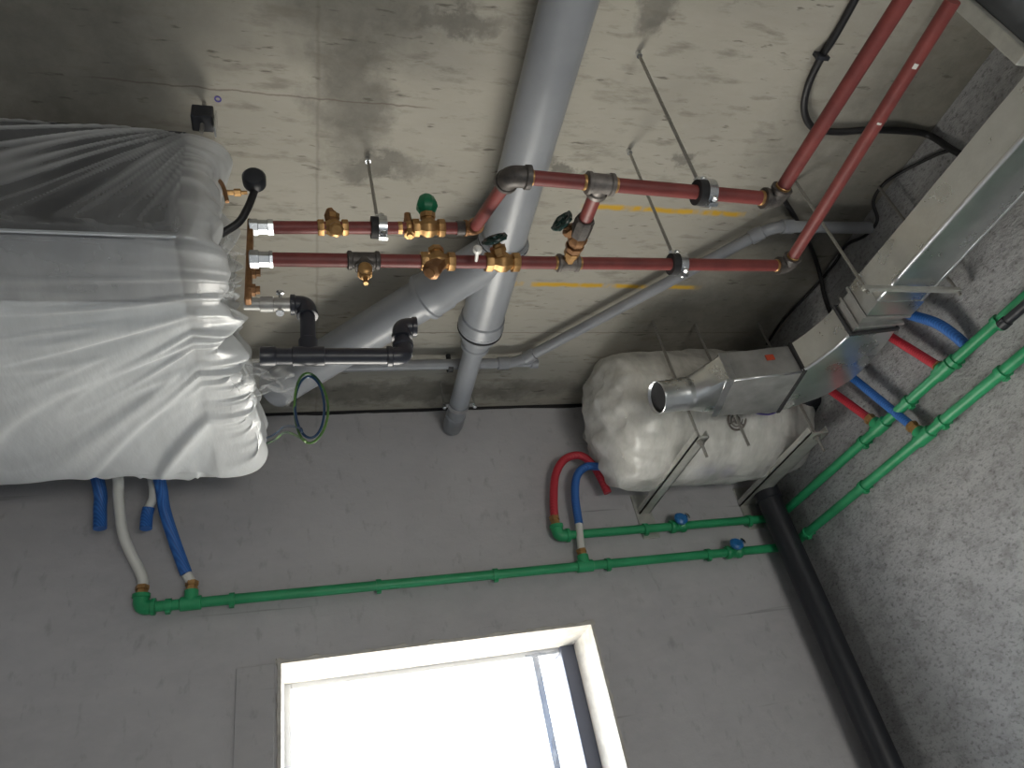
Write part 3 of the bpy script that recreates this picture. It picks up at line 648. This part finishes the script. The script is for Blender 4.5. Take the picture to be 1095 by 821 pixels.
# thin grey conduit
zc = 1.352; k0 = V(-.35, at(300, 394, 2, zc).y, zc); k1 = at(553, 388, 2, zc); k2 = at(826, 242, 2, zc); k3 = at(930, 239, 2, zc); k3 = V(W - .005, k2.y - .012, zc)
cd = thing('grey_conduit', 'thin grey plastic pipe running along the back of the ceiling then diagonally to the right', 'pipe')
bm = B(); sweep(bm, fillet([k0, k1, k2, k3], .05, 8), .0165, 18); obj('tube', bm, 'pvc_d', cd, True)
for p_, d_ in ((k1, k0 - k1), (k1, k2 - k1), (k2, k1 - k2), (k2, k3 - k2)):
    d_ = d_.normalized(); bm = B(); lathe(bm, p_ + d_ * .028, p_ + d_ * .068, [(0, .017), (.002, .0205), (.036, .0205), (.038, .017)], 18); obj('socket', bm, 'pvc_d', cd, True)
bm = B(); lathe(bm, k1 + V(-.01, 0, 0), k1 + V(.09, .004, 0), [(0, .013), (.055, .013), (.056, .017), (.078, .017), (.08, .012)], 16); obj('end_stub', bm, 'pvc_d', cd, True)
c_ = at(481, 391, 2, zc); bm = B(); strip_ring(bm, c_, (1, 0, 0), .0165, .0205, .016, seg=24); cyl(bm, c_ + V(0, 0, .018), c_ + V(0, 0, H - zc), .008, 10); obj('saddle_clip', bm, 'gasket', cd, True)

# ------------------------------------------------------------------ black drain trap
yt = 1.1; a0 = at(278, 381, 1, yt); a1 = at(330, 381, 1, yt); a2 = at(426, 381, 1, yt); AR = .0165
tr = thing('black_trap_pipe', 'black plastic trap pipe with tee and upturned end beneath the red pipes', 'drain pipe')
bm = B(); cyl(bm, a0, a2, AR, 20); obj('horizontal_tube', bm, 'abs', tr, True)
b1 = a1 + V(0, 0, .135); bm = B(); lathe(bm, a1 - V(.030, 0, 0), a1 + V(.030, 0, 0), [(0, AR), (.001, .0195), (.059, .0195), (.060, AR)], 20); lathe(bm, a1, a1 + V(0, 0, .040), [(0, .018), (.038, .0185), (.040, AR)], 20); obj('tee_fitting', bm, 'abs', tr, True)
bm = B(); lathe(bm, a0, a0 + V(.030, 0, 0), [(0, .017), (.001, .0195), (.026, .0195), (.030, AR)], 20); obj('end_socket', bm, 'abs', tr, True)
bm = B(); cyl(bm, a1, b1, .015, 20); obj('riser_tube', bm, 'abs', tr, True)
elbow(tr, b1, V(0, 0, -1), V(-1, 0, 0), .0185, .032, 'abs')
e = V(a2.x + .012, yt, a2.z); elbow(tr, e, V(-1, 0, 0), V(0, 0, 1), .0185, .034, 'abs')
e2_ = e + V(0, 0, .078); bm = B(); cyl(bm, e, e2_, .0155, 20); obj('riser_tube', bm, 'abs', tr, True)
elbow(tr, e2_, V(0, 0, -1), V(1, 0, 0), .0185, .032, 'abs')
cv = thing('metal_connector', 'galvanised connector with wing screws between the wrapped unit and the black trap', 'connector')
bm = B(); lathe(bm, b1 - V(.12, 0, 0), b1 - V(.028, 0, 0), [(0, .013), (.03, .013), (.031, .0165), (.055, .0165), (.056, .0145), (.090, .0145)], 16); obj('sleeve', bm, 'sheet', cv, True)
for s in (1, -1): bm = B(); c_ = b1 - V(.052, 0, 0); lathe(bm, c_, c_ + V(0, -.2, s), [(0, .003), (.024, .003), (.025, .008), (.030, .008)], 8); obj('wing_screw', bm, 'zinc', cv, True)
# earth cable loop
el = thing('earth_cable', 'thin green and blue earth cable coiled in one loop beside the plastic sheet', 'cable')
c_ = at(333, 435, 1, 1.12); pts = [at(270, 480, 1, 1.80), at(292, 471, 1, 1.50), at(305, 462, 1, 1.25)] + [c_ + V(.030 * math.cos(a), .01 * math.sin(2 * a), .078 * math.sin(a)) for a in np.linspace(-2.2, 4.4, 26)]
bm = B(); sweep(bm, spline(pts, 5), .0024, 8); obj('earth_wire', bm, 'earth', el, True)
pts = [at(270, 474, 1, 1.82), at(292, 465, 1, 1.52), at(304, 456, 1, 1.25)] + [c_ + V(.026 * math.cos(a) - .003, .006 * math.sin(a), .074 * math.sin(a) + .002) for a in np.linspace(-2.4, 4.2, 26)]
bm = B(); sweep(bm, spline(pts, 5), .0024, 8); obj('blue_wire', bm, 'navy', el, True, label='dark blue wire')

# ------------------------------------------------------------------ ceiling cables
def cable(label, pix, r=.008, z=None, clips=()):
    z = z or H - r - .002; t = thing('black_cable', label, 'cable'); pts = [at(px, py, 2, z) if len(q_) == 2 else at(px, py, 2, q_[2]) for q_ in pix for px, py in [q_[:2]]]; pts = [p if p.x < W - r - .002 else at(q_[0], q_[1], 0, W - r - .002) for p, q_ in zip(pts, pix)]
    bm = B(); sweep(bm, spline(pts, 8), r, 10); obj('sheath', bm, 'cable', t, True)
    for px, py in clips:
        p_ = at(px, py, 2, z); bm = B(); box(bm, p_.x - .022, p_.x + .012, p_.y - .005, p_.y + .005, z - r - .004, H); bevel(bm, .002); obj('cable_clip', bm, 'black', t)
cable('thick black cable bending under the ceiling beyond the two slanting red pipes', [(935, -40), (912, 4), (893, 38), (878, 62), (864, 92), (860, 118), (870, 137), (895, 141), (930, 139), (965, 140), (992, 144), (1018, 160), (1040, 172)], .0085, clips=[(880, 60)])
cable('black cable dropping from the upper red elbow towards the duct bend', [(838, 213), (850, 232), (866, 262), (876, 290), (882, 318), (890, 340)], .0065)
cable('thin black cable crossing the ceiling corner behind the foil duct', [(820, 368), (838, 342), (870, 308), (892, 282), (905, 262), (925, 252), (938, 236), (934, 215), (946, 196), (968, 182), (1000, 166), (1018, 160)], .0045)

# ------------------------------------------------------------------ foil duct
ZB = 1.006; ZT = 1.101
duct = thing('foil_duct', 'shiny foil-wrapped rectangular duct bending from the right wall over the white tank', 'duct')
def quad(p, q_, z0=ZB, z1=ZT): return [V(p[0], p[1], z0), V(q_[0], q_[1], z0), V(q_[0], q_[1], z1), V(p[0], p[1], z1)]
def duct_seg(name, secs, m, wob=0.0, lab=None, sub=1):
    bm = B(); rings = []
    for s in secs: rings.append([bm.verts.new(v) for v in s])
    for a, b in zip(rings, rings[1:]):
        for k in range(4): bm.faces.new((a[k], a[(k + 1) % 4], b[(k + 1) % 4], b[k]))
    bm.faces.new(rings[0]); bm.faces.new(rings[-1][::-1])
    if sub > 1: bmesh.ops.subdivide_edges(bm, edges=bm.edges[:], cuts=sub, use_grid_fill=True)
    if wob:
        for v in bm.verts: v.co += Vector((noise.noise(v.co * 14), noise.noise(v.co * 14 + V(5, 0, 0)), noise.noise(v.co * 14 + V(0, 7, 0)))) * wob
    return obj(name, bm, m, duct, False, lab)
ls = []
for i in range(41):
    t_ = i / 40; y_ = -.9 + (1.04 + .9) * t_; ls.append(quad((1.386 - .010 * (y_ > 0) * y_, y_), (1.512, y_)))
duct_seg('straight_section', ls, 'foil', .0012, 'long foil-wrapped straight run', 3)
for (bx, bz, nm) in ((0, ZB, 0),):  # pale rounded beads added as the bright highlight on the duct edges
    bm = B(); sweep(bm, [V(1.386 - .010 * max(0, y_) * y_ * 1 + .003 if False else 1.386 - .010 * (y_ > 0) * y_ + .0035, y_, ZB + .0035) for y_ in np.linspace(-.9, 1.04, 60)], [.0062 + .0005 * noise.noise(V(0, k * .7, 0)) for k in range(60)], 14); obj('edge_highlight', bm, 'tape', duct, True, label='bright strip added for the highlight along the lower edge', auto=False)
bm = B(); sweep(bm, [V(1.510, y_, ZB + .003) for y_ in np.linspace(-.9, 1.03, 30)], .005, 12); obj('edge_highlight', bm, 'tape', duct, True, auto=False)
duct_seg('end_collar', [quad((1.374, 1.035), (1.516, 1.03), ZB - .003, ZT + .003), quad((1.378, 1.085), (1.516, 1.08), ZB - .003, ZT + .003)], 'foil', .003, 'crumpled foil collar', 2)
for (p_, q_, ds) in (((1.375, 1.087), (1.515, 1.082), .008), ((1.380, 1.125), (1.515, 1.11), .007)):
    duct_seg('flange', [quad(p_, q_, ZB - .006, ZT + .006), quad((p_[0] + .001, p_[1] + ds), (q_[0], q_[1] + ds), ZB - .006, ZT + .006)], 'sheet')
duct_seg('neck_section', [quad((1.382, 1.09), (1.508, 1.085), ZB + .003, ZT - .003), quad((1.386, 1.16), (1.508, 1.14), ZB + .003, ZT - .003)], 'sheet', .001, None, 2)
bend = []
import itertools
inn = spline([V(1.383, 1.165, 0), V(1.376, 1.215, 0), V(1.358, 1.27, 0), V(1.334, 1.318, 0)], 4)
out = spline([V(1.514, 1.142, 0), V(1.530, 1.24, 0), V(1.525, 1.36, 0), V(1.470, 1.45, 0), V(1.364, 1.514, 0)], 3)
for a, b in zip(inn, out): bend.append(quad((a.x, a.y), (b.x, b.y)))
duct_seg('bend_section', bend, 'foil', .002, 'foil-wrapped bend', 1)
duct_seg('branch_section', [quad((1.334, 1.322), (1.362, 1.517)), quad((1.23, 1.338), (1.26, 1.520)), quad((1.12, 1.354), (1.154, 1.523))], 'sheet', .002, 'dull sheet metal branch', 2)
for (p_, q_) in (((1.383, 1.160), (1.515, 1.138)), ((1.336, 1.314), (1.367, 1.512))):
    a_ = V(p_[0], p_[1], 0); b_ = V(q_[0], q_[1], 0); d_ = (b_ - a_).normalized(); n_ = V(-d_.y, d_.x, 0) * .005; a_ -= d_ * .004; b_ += d_ * .004
    duct_seg('joint_gasket', [quad(a_ - n_, b_ - n_, ZB - .004, ZT + .004), quad(a_ + n_, b_ + n_, ZB - .004, ZT + .004)], 'gasket')
bm = B(); sweep(bm, [V(q_.x, q_.y, ZB + .003) for q_ in inn], .0050, 10); obj('edge_highlight', bm, 'tape', duct, True, auto=False)
bm = B(); sweep(bm, [V(1.332, 1.324, ZB + .002), V(1.12, 1.355, ZB + .002)], .0035, 10); obj('edge_highlight', bm, 'tape', duct, True, auto=False)
bm = B()
for p_, q_ in ((V(1.118, 1.352, ZB - .001), V(1.155, 1.525, ZB - .001)),): bar(bm, p_, q_, .022, .002)
bar(bm, V(1.130, 1.3515, ZB), V(1.130, 1.3515, ZT), .022, .002, up=(0, 1, 0)); obj('seam_tape', bm, 'tape', duct, label='foil tape over the seam')
# transition from rectangle to round spigot
sc = at(734, 421, 1, 1.452); SR = .046; bm = B(); ra = []; rb = []; n = 32
c4 = V(1.137, 1.4385, (ZB + ZT) / 2); hv = (V(1.154, 1.523, 0) - V(1.12, 1.354, 0)) / 2
steps = []
for i in range(9):
    t_ = i / 8; ring = []
    for k in range(n):
        a = 2 * math.pi * (k + .5) / n; cx, cz = math.cos(a), math.sin(a); m_ = max(abs(cx), abs(cz)); sq = c4 + hv * (cx / m_) + V(0, 0, (ZT - ZB) / 2 * cz / m_); ci = sc + V(0, SR * cx, SR * cz); ring.append(bm.verts.new(mid(sq, ci, t_)))
    steps.append(ring)
for a, b in zip(steps, steps[1:]):
    for k in range(n): bm.faces.new((a[k], a[(k + 1) % n], b[(k + 1) % n], b[k]))
obj('transition_piece', bm, 'foil', duct, True)
se = at(702, 425, 1, 1.452); dsp = (se - sc); Ls = dsp.length; bm = B()
lathe(bm, sc - dsp.normalized() * .004, se, [(0, SR + .001), (.004, SR + .002), (.010, SR), (.016, SR + .0025), (.022, SR), (Ls, SR), (Ls + .004, SR), (Ls + .0035, SR - .0015), (.01, SR - .0015)], 36, caps=False); obj('round_spigot', bm, 'foil', duct, True, auto=False, label='round open spigot')
bm = B(); lathe(bm, se - dsp.normalized() * .012, se, [(0, SR - .002), (.003, SR - .002)], 32); obj('spigot_shade_disc', bm, 'gasket', duct, True, label='black disc for the shade inside the spigot')  # black disc stands in for the shade inside the open spigot
bm = B(); c_ = V(1.262, 1.331, 1.068); bar(bm, c_ - V(.012, -.002, 0), c_ + V(.012, -.0018, 0), .003, .018); obj('sticker', bm, 'sticker', duct, label='small red sticker')
# fan box above the duct at the right edge
fb = thing('duct_fan_box', 'dark square fan box above the duct at the top right corner', 'fan box')
bm = B(); box(bm, 1.372, 1.585, -.05, .452, 1.125, H - .004); bevel(bm, .003); obj('casing', bm, 'midgrey', fb)
for a in (.452, ):
    bm = B(); box(bm, 1.355, 1.592, a, a + .030, 1.112, H - .002); bevel(bm, .003); obj('end_flange', bm, 'steel', fb)
bm = B(); box(bm, 1.362, 1.372, .30, .40, 1.22, 1.30); bevel(bm, .003); obj('terminal_cover', bm, 'black', fb)
# hanger rail under the duct
hr = thing('duct_hanger', 'galvanised rail and rod carrying the end of the foil duct', 'hanger')
r0 = at(926, 308, 2, ZB - .014); r1 = at(1014, 327, 2, ZB - .014); r1 = V(1.575, r0.y, ZB - .014)
bm = B(); box(bm, r0.x - .01, r1.x, r0.y - .006, r0.y + .006, ZB - .020, ZB - .008); bevel(bm, .002); obj('rail', bm, 'steel', hr)
for xx in (r0.x - .002, 1.566): bm = B(); cyl(bm, (xx, r0.y, ZB - .03), (xx, r0.y, H), .004, 8); obj('threaded_rod', bm, 'rod', hr, True)

# ------------------------------------------------------------------ white tank
TX0, TX1, TY, TZ, TR = 1.000, 1.50, 1.775, 1.172, .203
tk = thing('white_water_tank', 'white horizontal water tank wrapped in clear plastic on brackets at the back wall', 'water tank')
bm = B(); prof = [(0, .02), (.002, .07), (.008, .13), (.022, .175), (.045, .197), (.07, TR), (.42, TR), (.55, TR), (.58, .198), (.61, .17), (.63, .10), (.635, .02)]
lathe(bm, (TX0 - .07, TY, TZ), (TX1, TY, TZ), [(a * .97, r) for a, r in prof], 64); obj('tank_body', bm, 'white', tk, True, auto=False)
# dark service end and pipes
bm = B(); sweep(bm, spline([V(TX1 + .03, 1.72, 1.06), at(872, 428, 1, 1.60), at(848, 432, 1, 1.60)], 8), [.03] * 16 + [.024], 20); obj('service_cap', bm, 'black', tk, True, label='black service cap')
# plastic wrap
bm = B(); nu, nv = 90, 160; rows = []
for i in range(nu + 1):
    NL = 30; e_l = e_r = 1.0; rr0 = 1.0
    if i < NL: rr0 = max(.01, i / NL); e_l = 1 - (1 - rr0 ** (1 / .6)) ** (1 / 3.6); x = TX0 - .085 + .085 * e_l
    elif i > nu - 20: rr0 = max(.01, (nu - i) / 20); e_r = 1 - (1 - rr0 ** (1 / .55)) ** (1 / 2.5); x = TX0 - .085 + .72 - .10 * e_r
    else: x = TX0 + (.72 - .185) * (i - NL) / (nu - 20 - NL)
    base = (TR + .010) * rr0
    row = []
    for k in range(nv):
        a = 2 * math.pi * k / nv; ca, sa = math.cos(a), math.sin(a)
        rr_ = base / TR
        q_ = V(x * 3 + sa * 1.2, ca * 1.5, sa * 1.5)
        fold = abs(noise.noise(V(x * 5, ca * rr_ * 3.2 + x * 4, sa * rr_ * 3.2))) * .016 + noise.noise(V(x * 20, ca * rr_ * 4, sa * rr_ * 4)) * .006 + abs(noise.noise(V(x * 9, ca * rr_ * 9, sa * rr_ * 9))) * .006
        ruf = (noise.noise(V(ca * rr_ * 4, sa * rr_ * 4, 2)) + .3 * noise.noise(V(ca * rr_ * 10, sa * rr_ * 10, 5))) * .026 * (1 - e_l) * min(1, rr_ * 2) + noise.noise(V(ca * 4, sa * 4, x * 6 + 4)) * .03 * (1 - e_r)
        sag = .010 * max(0, -sa) * (1 + noise.noise(V(x * 8, 0, 3)))
        r = max(.002, base + fold * min(1, rr_ * 1.4) + ruf * .25 * rr_ + sag * rr_)
        x_ = x - (.014 / (1 + math.exp((rr_ - .50) * 26)) if i < NL else 0)
        row.append(bm.verts.new((x_ + ruf * .7 + .03 * (1 - e_l) * (noise.noise(V(ca * rr_ * 3.5, sa * rr_ * 3.5, 8)) if rr_ > .02 else 0), TY + r * ca, TZ + min(r * sa, H - TZ - .004))))
    rows.append(row)
for a, b in zip(rows, rows[1:]):
    for k in range(nv): bm.faces.new((a[k], a[(k + 1) % nv], b[(k + 1) % nv], b[k]))
bm.faces.new(rows[0]); bm.faces.new(rows[-1][::-1])
obj('plastic_wrap', bm, 'film_tank', tk, True, auto=False)
bm = B(); strip_ring(bm, (1.155, TY, TZ), (1, 0, 0), TR + .001, TR + .0035, .02, seg=64); obj('strap', bm, 'white', tk, True)
def on_tank(px, py, r=TR + .016):
    """first hit of the pixel ray with the tank cylinder"""
    d_ = at(px, py, 1, 1.0); a = d_.y ** 2 + d_.z ** 2; b = -2 * (d_.y * TY + d_.z * TZ); c = TY ** 2 + TZ ** 2 - r * r; s = (-b - math.sqrt(max(0, b * b - 4 * a * c))) / (2 * a); return d_ * s
def patch(pix, m, name, lab, r=TR + .019):
    bm = B(); n_ = 6; (xa, ya_), (xb, yb_), (xd, yd_), (xe, ye_) = pix; g_ = []
    for i in range(n_ + 1):
        row = []
        for k in range(n_ + 1):
            s, u = i / n_, k / n_; px = (xa * (1 - s) + xb * s) * (1 - u) + (xe * (1 - s) + xd * s) * u; py = (ya_ * (1 - s) + yb_ * s) * (1 - u) + (ye_ * (1 - s) + yd_ * s) * u; row.append(bm.verts.new(on_tank(px, py, r)))
        g_.append(row)
    for i in range(n_):
        for k in range(n_): bm.faces.new((g_[i][k], g_[i + 1][k], g_[i + 1][k + 1], g_[i][k + 1]))
    bmesh.ops.solidify(bm, geom=bm.faces[:], thickness=.001); return obj(name, bm, m, tk, True, lab)
patch([(742, 502), (762, 496), (766, 506), (746, 511)], 'bluelabel', 'label_sticker', 'faded blue printed mark')
patch([(770, 503), (783, 499), (786, 507), (773, 509)], 'bluelabel', 'label_sticker', 'faded blue printed mark')
# thermometer dial under the tank
p_ = on_tank(788, 449, TR + .02); nrm = (p_ - V(p_.x, TY, TZ)).normalized(); bm = B(); torus(bm, p_, nrm, .031, .0035, 36, 8); torus(bm, p_, nrm, .020, .002, 30, 6); u_, v_ = frame_of(nrm)
for k in range(3): a = k * 2.1 + .4; cyl(bm, p_, p_ + (u_ * math.cos(a) + v_ * math.sin(a)) * .031, .0025, 6)
lathe(bm, p_ - nrm * .012, p_ + nrm * .006, [(0, .012), (.014, .012), (.018, .006)], 16); obj('dial_ring', bm, 'grey_iron', tk, True, label='dark dial ring')
bm = B(); sweep(bm, spline([on_tank(818, 432, TR + .02), on_tank(806, 440, TR + .03), on_tank(822, 443, TR + .035), on_tank(835, 438, TR + .02)], 8), .0028, 8); obj('wire_tail', bm, 'paint', tk, True, label='violet wire')

def bracket(label, x, z, tip, w=.019):
    t = thing('wall_bracket', label, 'bracket')
    bm = B()   # angle-iron arm: a flat and an upright leg
    box(bm, x - w, x + w, tip, D - .002, z - .022, z - .018); box(bm, x - w, x - w + .004, tip, D - .002, z - .022, z + .0)
    box(bm, x + w - .004, x + w, tip, D - .002, z - .022, z + .0); obj('arm', bm, 'steel', t)
    bm = B(); box(bm, x - .03, x + .03, D - .006, D, z - .11, z + .05); bevel(bm, .002); obj('wall_plate', bm, 'steel', t)
    bm = B(); cyl(bm, (x, tip + .02, z - .075), (x, tip + .02, H), .0046, 8); obj('threaded_rod', bm, 'rod', t, True)
    bm = B(); lathe(bm, (x, tip + .02, z - .034), (x, tip + .02, z), [(0, .009), (.008, .009), (.0085, .014), (.0105, .014)], 6); obj('nut', bm, 'rod', t, True)
    return t
bracket('galvanised angle bracket with a rod under the middle of the tank', 1.092, .957, 1.525)
bracket('galvanised angle bracket under the right end of the tank', 1.492, .957, 1.53, .032)
b3 = thing('hanging_rod', 'lone threaded rod end pointing down below the dial under the tank', 'rod')
pa = at(793, 459, 1, 1.56); bm = B(); cyl(bm, (pa.x, pa.y, pa.z - .058), (pa.x, pa.y, H), .0046, 8); obj('threaded_rod', bm, 'rod', b3, True)

# ------------------------------------------------------------------ wrapped air unit on the left
ux0, ux1, uy0, uy1, uz0, uz1 = -1.75, -.205, .915, 1.70, 1.010, 1.325
un = thing('ceiling_air_unit', 'large dark rectangular air unit hung from the ceiling inside the plastic sheet', 'air unit')
bm = B(); box(bm, ux0, ux1, uy0, uy1, uz0 + .004, uz1); bevel(bm, .006); obj('casing', bm, 'dark', un)
bm = B(); box(bm, ux0 + .01, ux1 - .004, uy0 + .002, uy0 + .155, uz0, uz0 + .006); bevel(bm, .0015); obj('front_bottom_panel', bm, 'midgrey', un)
bm = B(); box(bm, ux0 + .01, ux1 - .004, uy0 + .160, uy1 - .004, uz0, uz0 + .006); bevel(bm, .0015); obj('pale_bottom_panel', bm, 'pale', un)
bm = B(); box(bm, ux0, ux1 + .003, uy0 - .004, uy0, uz0 + .002, uz0 + .007); obj('edge_trim', bm, 'pale', un)
hb = thing('unit_hanger', 'square black rubber hanger block with bolt above the end of the wrapped unit', 'hanger')
hp = at(217, 126, 1, .895); bm = B(); box(bm, hp.x - .020, hp.x + .020, hp.y - .018, hp.y + .018, hp.z - .022, hp.z + .018); bevel(bm, .003); obj('rubber_block', bm, 'black', hb)
bm = B(); cyl(bm, (hp.x, hp.y, hp.z - .05), (hp.x, hp.y, H), .004, 8); obj('threaded_rod', bm, 'rod', hb, True)
bm = B(); lathe(bm, (hp.x, hp.y, hp.z + .018), (hp.x, hp.y, H), [(0, .010), (.004, .010), (.005, .007), (.014, .007)], 6); obj('nut', bm, 'black_iron', hb, True)
bm = B(); box(bm, hp.x + .023, hp.x + .026, hp.y - .012, hp.y + .012, hp.z - .045, hp.z + .01); obj('side_plate', bm, 'zinc', hb)
# violet marker ring on the slab
c_ = at(233, 106, 2, H - .0006); bm = B(); strip_ring(bm, c_, (0, 0, 1), .004, .007, .001, seg=20); tag(obj('marker_ring', bm, 'paint'), 'tiny violet marker ring drawn on the ceiling beside the black hanger', 'mark')

# the plastic sheet
def rrect(a, hy, hz, rad):
    """rounded rectangle by angle, returns (dy, dz)"""
    c, s = math.cos(a), math.sin(a); n_ = 9.0; k = (abs(c / hy) ** n_ + abs(s / hz) ** n_) ** (-1 / n_); return c * k, s * k
bm = B(); fold_l = bm.verts.layers.float.new('fold')
yc_, zc_ = (uy0 + uy1) / 2, (uz0 + uz1) / 2; hy, hz = (uy1 - uy0) / 2, (uz1 - uz0) / 2
nA = 480; nX = 330; nE = 60; rows = []
# perimeter parameter by arc length so flat faces get their share of vertices
per = []
for k in range(4000):
    a = 2 * math.pi * k / 4000; per.append((a, *rrect(a, hy, hz, 0)))
acc = [0]
for k in range(1, 4001): p0_, p1_ = per[k - 1], per[k % 4000]; acc.append(acc[-1] + math.hypot(p1_[1] - p0_[1], p1_[2] - p0_[2]))
ang = []; j_ = 0
for k in range(nA):
    tgt = acc[-1] * k / nA
    while acc[j_ + 1] < tgt: j_ += 1
    ang.append(per[j_][0])
def ridge(x, y, z): return math.exp(-(noise.noise(V(x, y, z)) * 4.6) ** 2)
HOLE = V(0, 1.12, 1.10)
for i in range(nX + nE + 1):
    row = []
    if i <= nX: x = ux0 - .02 + (ux1 + .004 - ux0 + .02) * (i / nX) ; w = 0
    else: x = ux1 + .004; w = (i - nX) / nE
    for k, a in enumerate(ang):
        dy_, dz_ = rrect(a, hy + .010, hz + .008, 0)
        y_, z_ = yc_ + dy_, zc_ + dz_; s = acc[-1] * k / nA
        nrm = V(0, dy_ / hy ** 1.0, dz_ / hz); bott = max(0, min(1, (-dz_ / hz - .8) * 6)); front = max(0, min(1, (-dy_ / hy - .9) * 10)); topf = max(0, min(1, (dz_ / hz - .8) * 6)); back = max(0, min(1, (dy_ / hy - .9) * 10))
        # diagonal tension folds running from the gathered end outwards
        end = max(0, 1 - (ux1 - x) / .55)
        if bott > .3: t1 = (x + .1) * .55 + (y_ - .9) * .85; t2 = (x - y_ * .6)
        else: t1 = (x + .1) * .60 + (z_ - 1.0) * 1.05; t2 = (x - z_ * .9)
        if bott > .3: ph = math.atan2(y_ - .98, -.02 - x + .05); rd = math.hypot(y_ - .98, x + .07)
        else: ph = math.atan2(1.34 - z_, -.15 - x); rd = math.hypot(z_ - 1.34, x + .15)
        wob = noise.noise(V(x * 2.5, y_ * 2.5, z_ * 2.5 + 7)) * .08; fr_ = .35 + .65 * bott
        f1 = max(0, ridge((ph + wob) * (4.6 + 4.2 * (1 - bott)), rd * 1.1, 3.0 + bott * 9) - .38) * 1.25 * (.35 + max(0, .5 + .8 * noise.noise(V(x * 2.5, y_ * 2.5, z_ * 2.5 + 3)))); f2 = max(0, ridge((ph + wob) * (10 + 2 * (1 - bott)), rd * 2.2, 8.0) - .45) * (.25 + max(0, .4 + 1.2 * noise.noise(V(x * 3, y_ * 3, z_ * 3 + 20))))
        lump = noise.noise(V(x * 3.5, y_ * 3.5, z_ * 3.5))
        h = .004 + .020 * fr_ * f1 ** 2 * (.45 + end) + .011 * fr_ * f2 ** 2 * (.3 + end) + .006 * lump
        h += bott * .016 * (1 + noise.noise(V(x * 2.2, y_ * 2.2, 9))) * (1 - abs(y_ - yc_) / hy * .6)
        near_ = min(1, max(0, rd - .03) * 9); f1 *= near_; f2 *= near_; fold = .9 * f1 ** 2.2 + .5 * f2 ** 2 + bott * (.12 + .55 * max(0, min(1, (y_ - 1.00) * 3.5))) + .10 * end ** 3
        p_ = V(x, y_, z_ + topf * (.020 * max(0, min(1, (-.42 - x) * 6)) - .030 * max(0, 1 - (ux1 - x) / .16) ** 2))
        nn = V(0, (1 if dy_ > 0 else -1) * (front + back), (1 if dz_ > 0 else -1) * (bott + topf))
        if nn.length > 1e-6: nn.normalize(); p_ = p_ + nn * h
        if w > 0:
            lowb = max(0, min(1, (y_ - 1.1) * 2.2)) * max(0, min(1, (1.30 - z_) * 4))
            ca_, sa_ = math.cos(a), math.sin(a); out_ = min(1, w / .42); inn_ = max(0, (w - .42) / .58)
            ruff = noise.noise(V(ca_ * 5, sa_ * 5, w * 1.2)); ruf2 = noise.noise(V(ca_ * 15 + 3, sa_ * 15, w * 1.5))
            p_ = p_.lerp(V(p_.x, HOLE.y, HOLE.z), .16 * out_ ** 2 + .50 * inn_)
            p_.x += math.sin(out_ * math.pi / 2) * (.058 + .055 * lowb) - inn_ ** 1.3 * (.040 + .03 * lowb) + (ruff * .040 + ruf2 * .022) * (.25 + .75 * out_) * min(1, w * 4)
            k_ = min(1, w * 3); p_.z += k_ * (ruf2 * .012 - .010 * lowb); p_.y += k_ * ruff * .016
            fold += .30 * min(1, w * 5) + .25 * max(0, ruff) * k_ + .2 * lowb
        vtx = bm.verts.new(V(p_.x, p_.y, min(p_.z, H - .006))); vtx[fold_l] = min(.85, fold); row.append(vtx)
    rows.append(row)
for a, b in zip(rows, rows[1:]):
    for k in range(nA): bm.faces.new((a[k], a[(k + 1) % nA], b[(k + 1) % nA], b[k]))
sheet = obj('plastic_sheet', bm, 'film_unit', None, True, auto=False)
tag(sheet, 'big translucent plastic sheet wrapped and gathered round the air unit on the left', 'plastic sheet')
# loose ruffle of film at the gathered end
def ruffle(name, c, w_, h_, seed, lean, lab=None):
    bm = B(); nu_, nv_ = 40, 26; g_ = []
    for i in range(nu_ + 1):
        row = []
        for k in range(nv_ + 1):
            s, u = i / nu_ - .5, k / nv_; q_ = V(c) + V(lean * u * w_, .0, 0) + V(.035 * noise.noise(V(s * 5, u * 3, seed)) + .012 * noise.noise(V(s * 16, u * 8, seed)), .05 * noise.noise(V(s * 4, u * 2, seed + 5)) * u + u * w_ * .2, s * h_ + .03 * noise.noise(V(s * 4, u * 4, seed + 9)))
            row.append(bm.verts.new(q_))
        g_.append(row)
    for i in range(nu_):
        for k in range(nv_): bm.faces.new((g_[i][k], g_[i + 1][k], g_[i + 1][k + 1], g_[i][k + 1]))
    return obj(name, bm, 'film_unit', sheet, True, auto=False)
ruffle('gathered_flap', (-.17, 1.02, 1.07), .10, .17, 3, .5)
ruffle('gathered_flap', (-.13, 1.26, .985), .16, .10, 17, .7)

# ------------------------------------------------------------------ finishing: put every origin at its thing's base and lift to floor level
bpy.context.view_layer.update()
def descend(o):
    for c in o.children:
        yield c; yield from descend(c)
for o in [o for o in COL.objects if o.parent is None and o.type in ('EMPTY', 'MESH')]:
    ms = [x for x in [o] + list(descend(o)) if x.type == 'MESH']
    if not ms: continue
    cs = [v.co for m_ in ms for v in m_.data.vertices]
    a = np.array([tuple(c) for c in cs]); lo_, hi_ = a.min(0), a.max(0); base = Vector(((lo_[0] + hi_[0]) / 2, (lo_[1] + hi_[1]) / 2, lo_[2]))
    if o.get('kind') == 'structure': base = V(0, 0, 0)
    if o.type == 'MESH':
        if base.length: o.data.transform(Matrix.Translation(-base))
        for c in o.children: c.location -= base
    else:
        for c in o.children: c.location -= base
    o.location = base + V(0, 0, EYE)
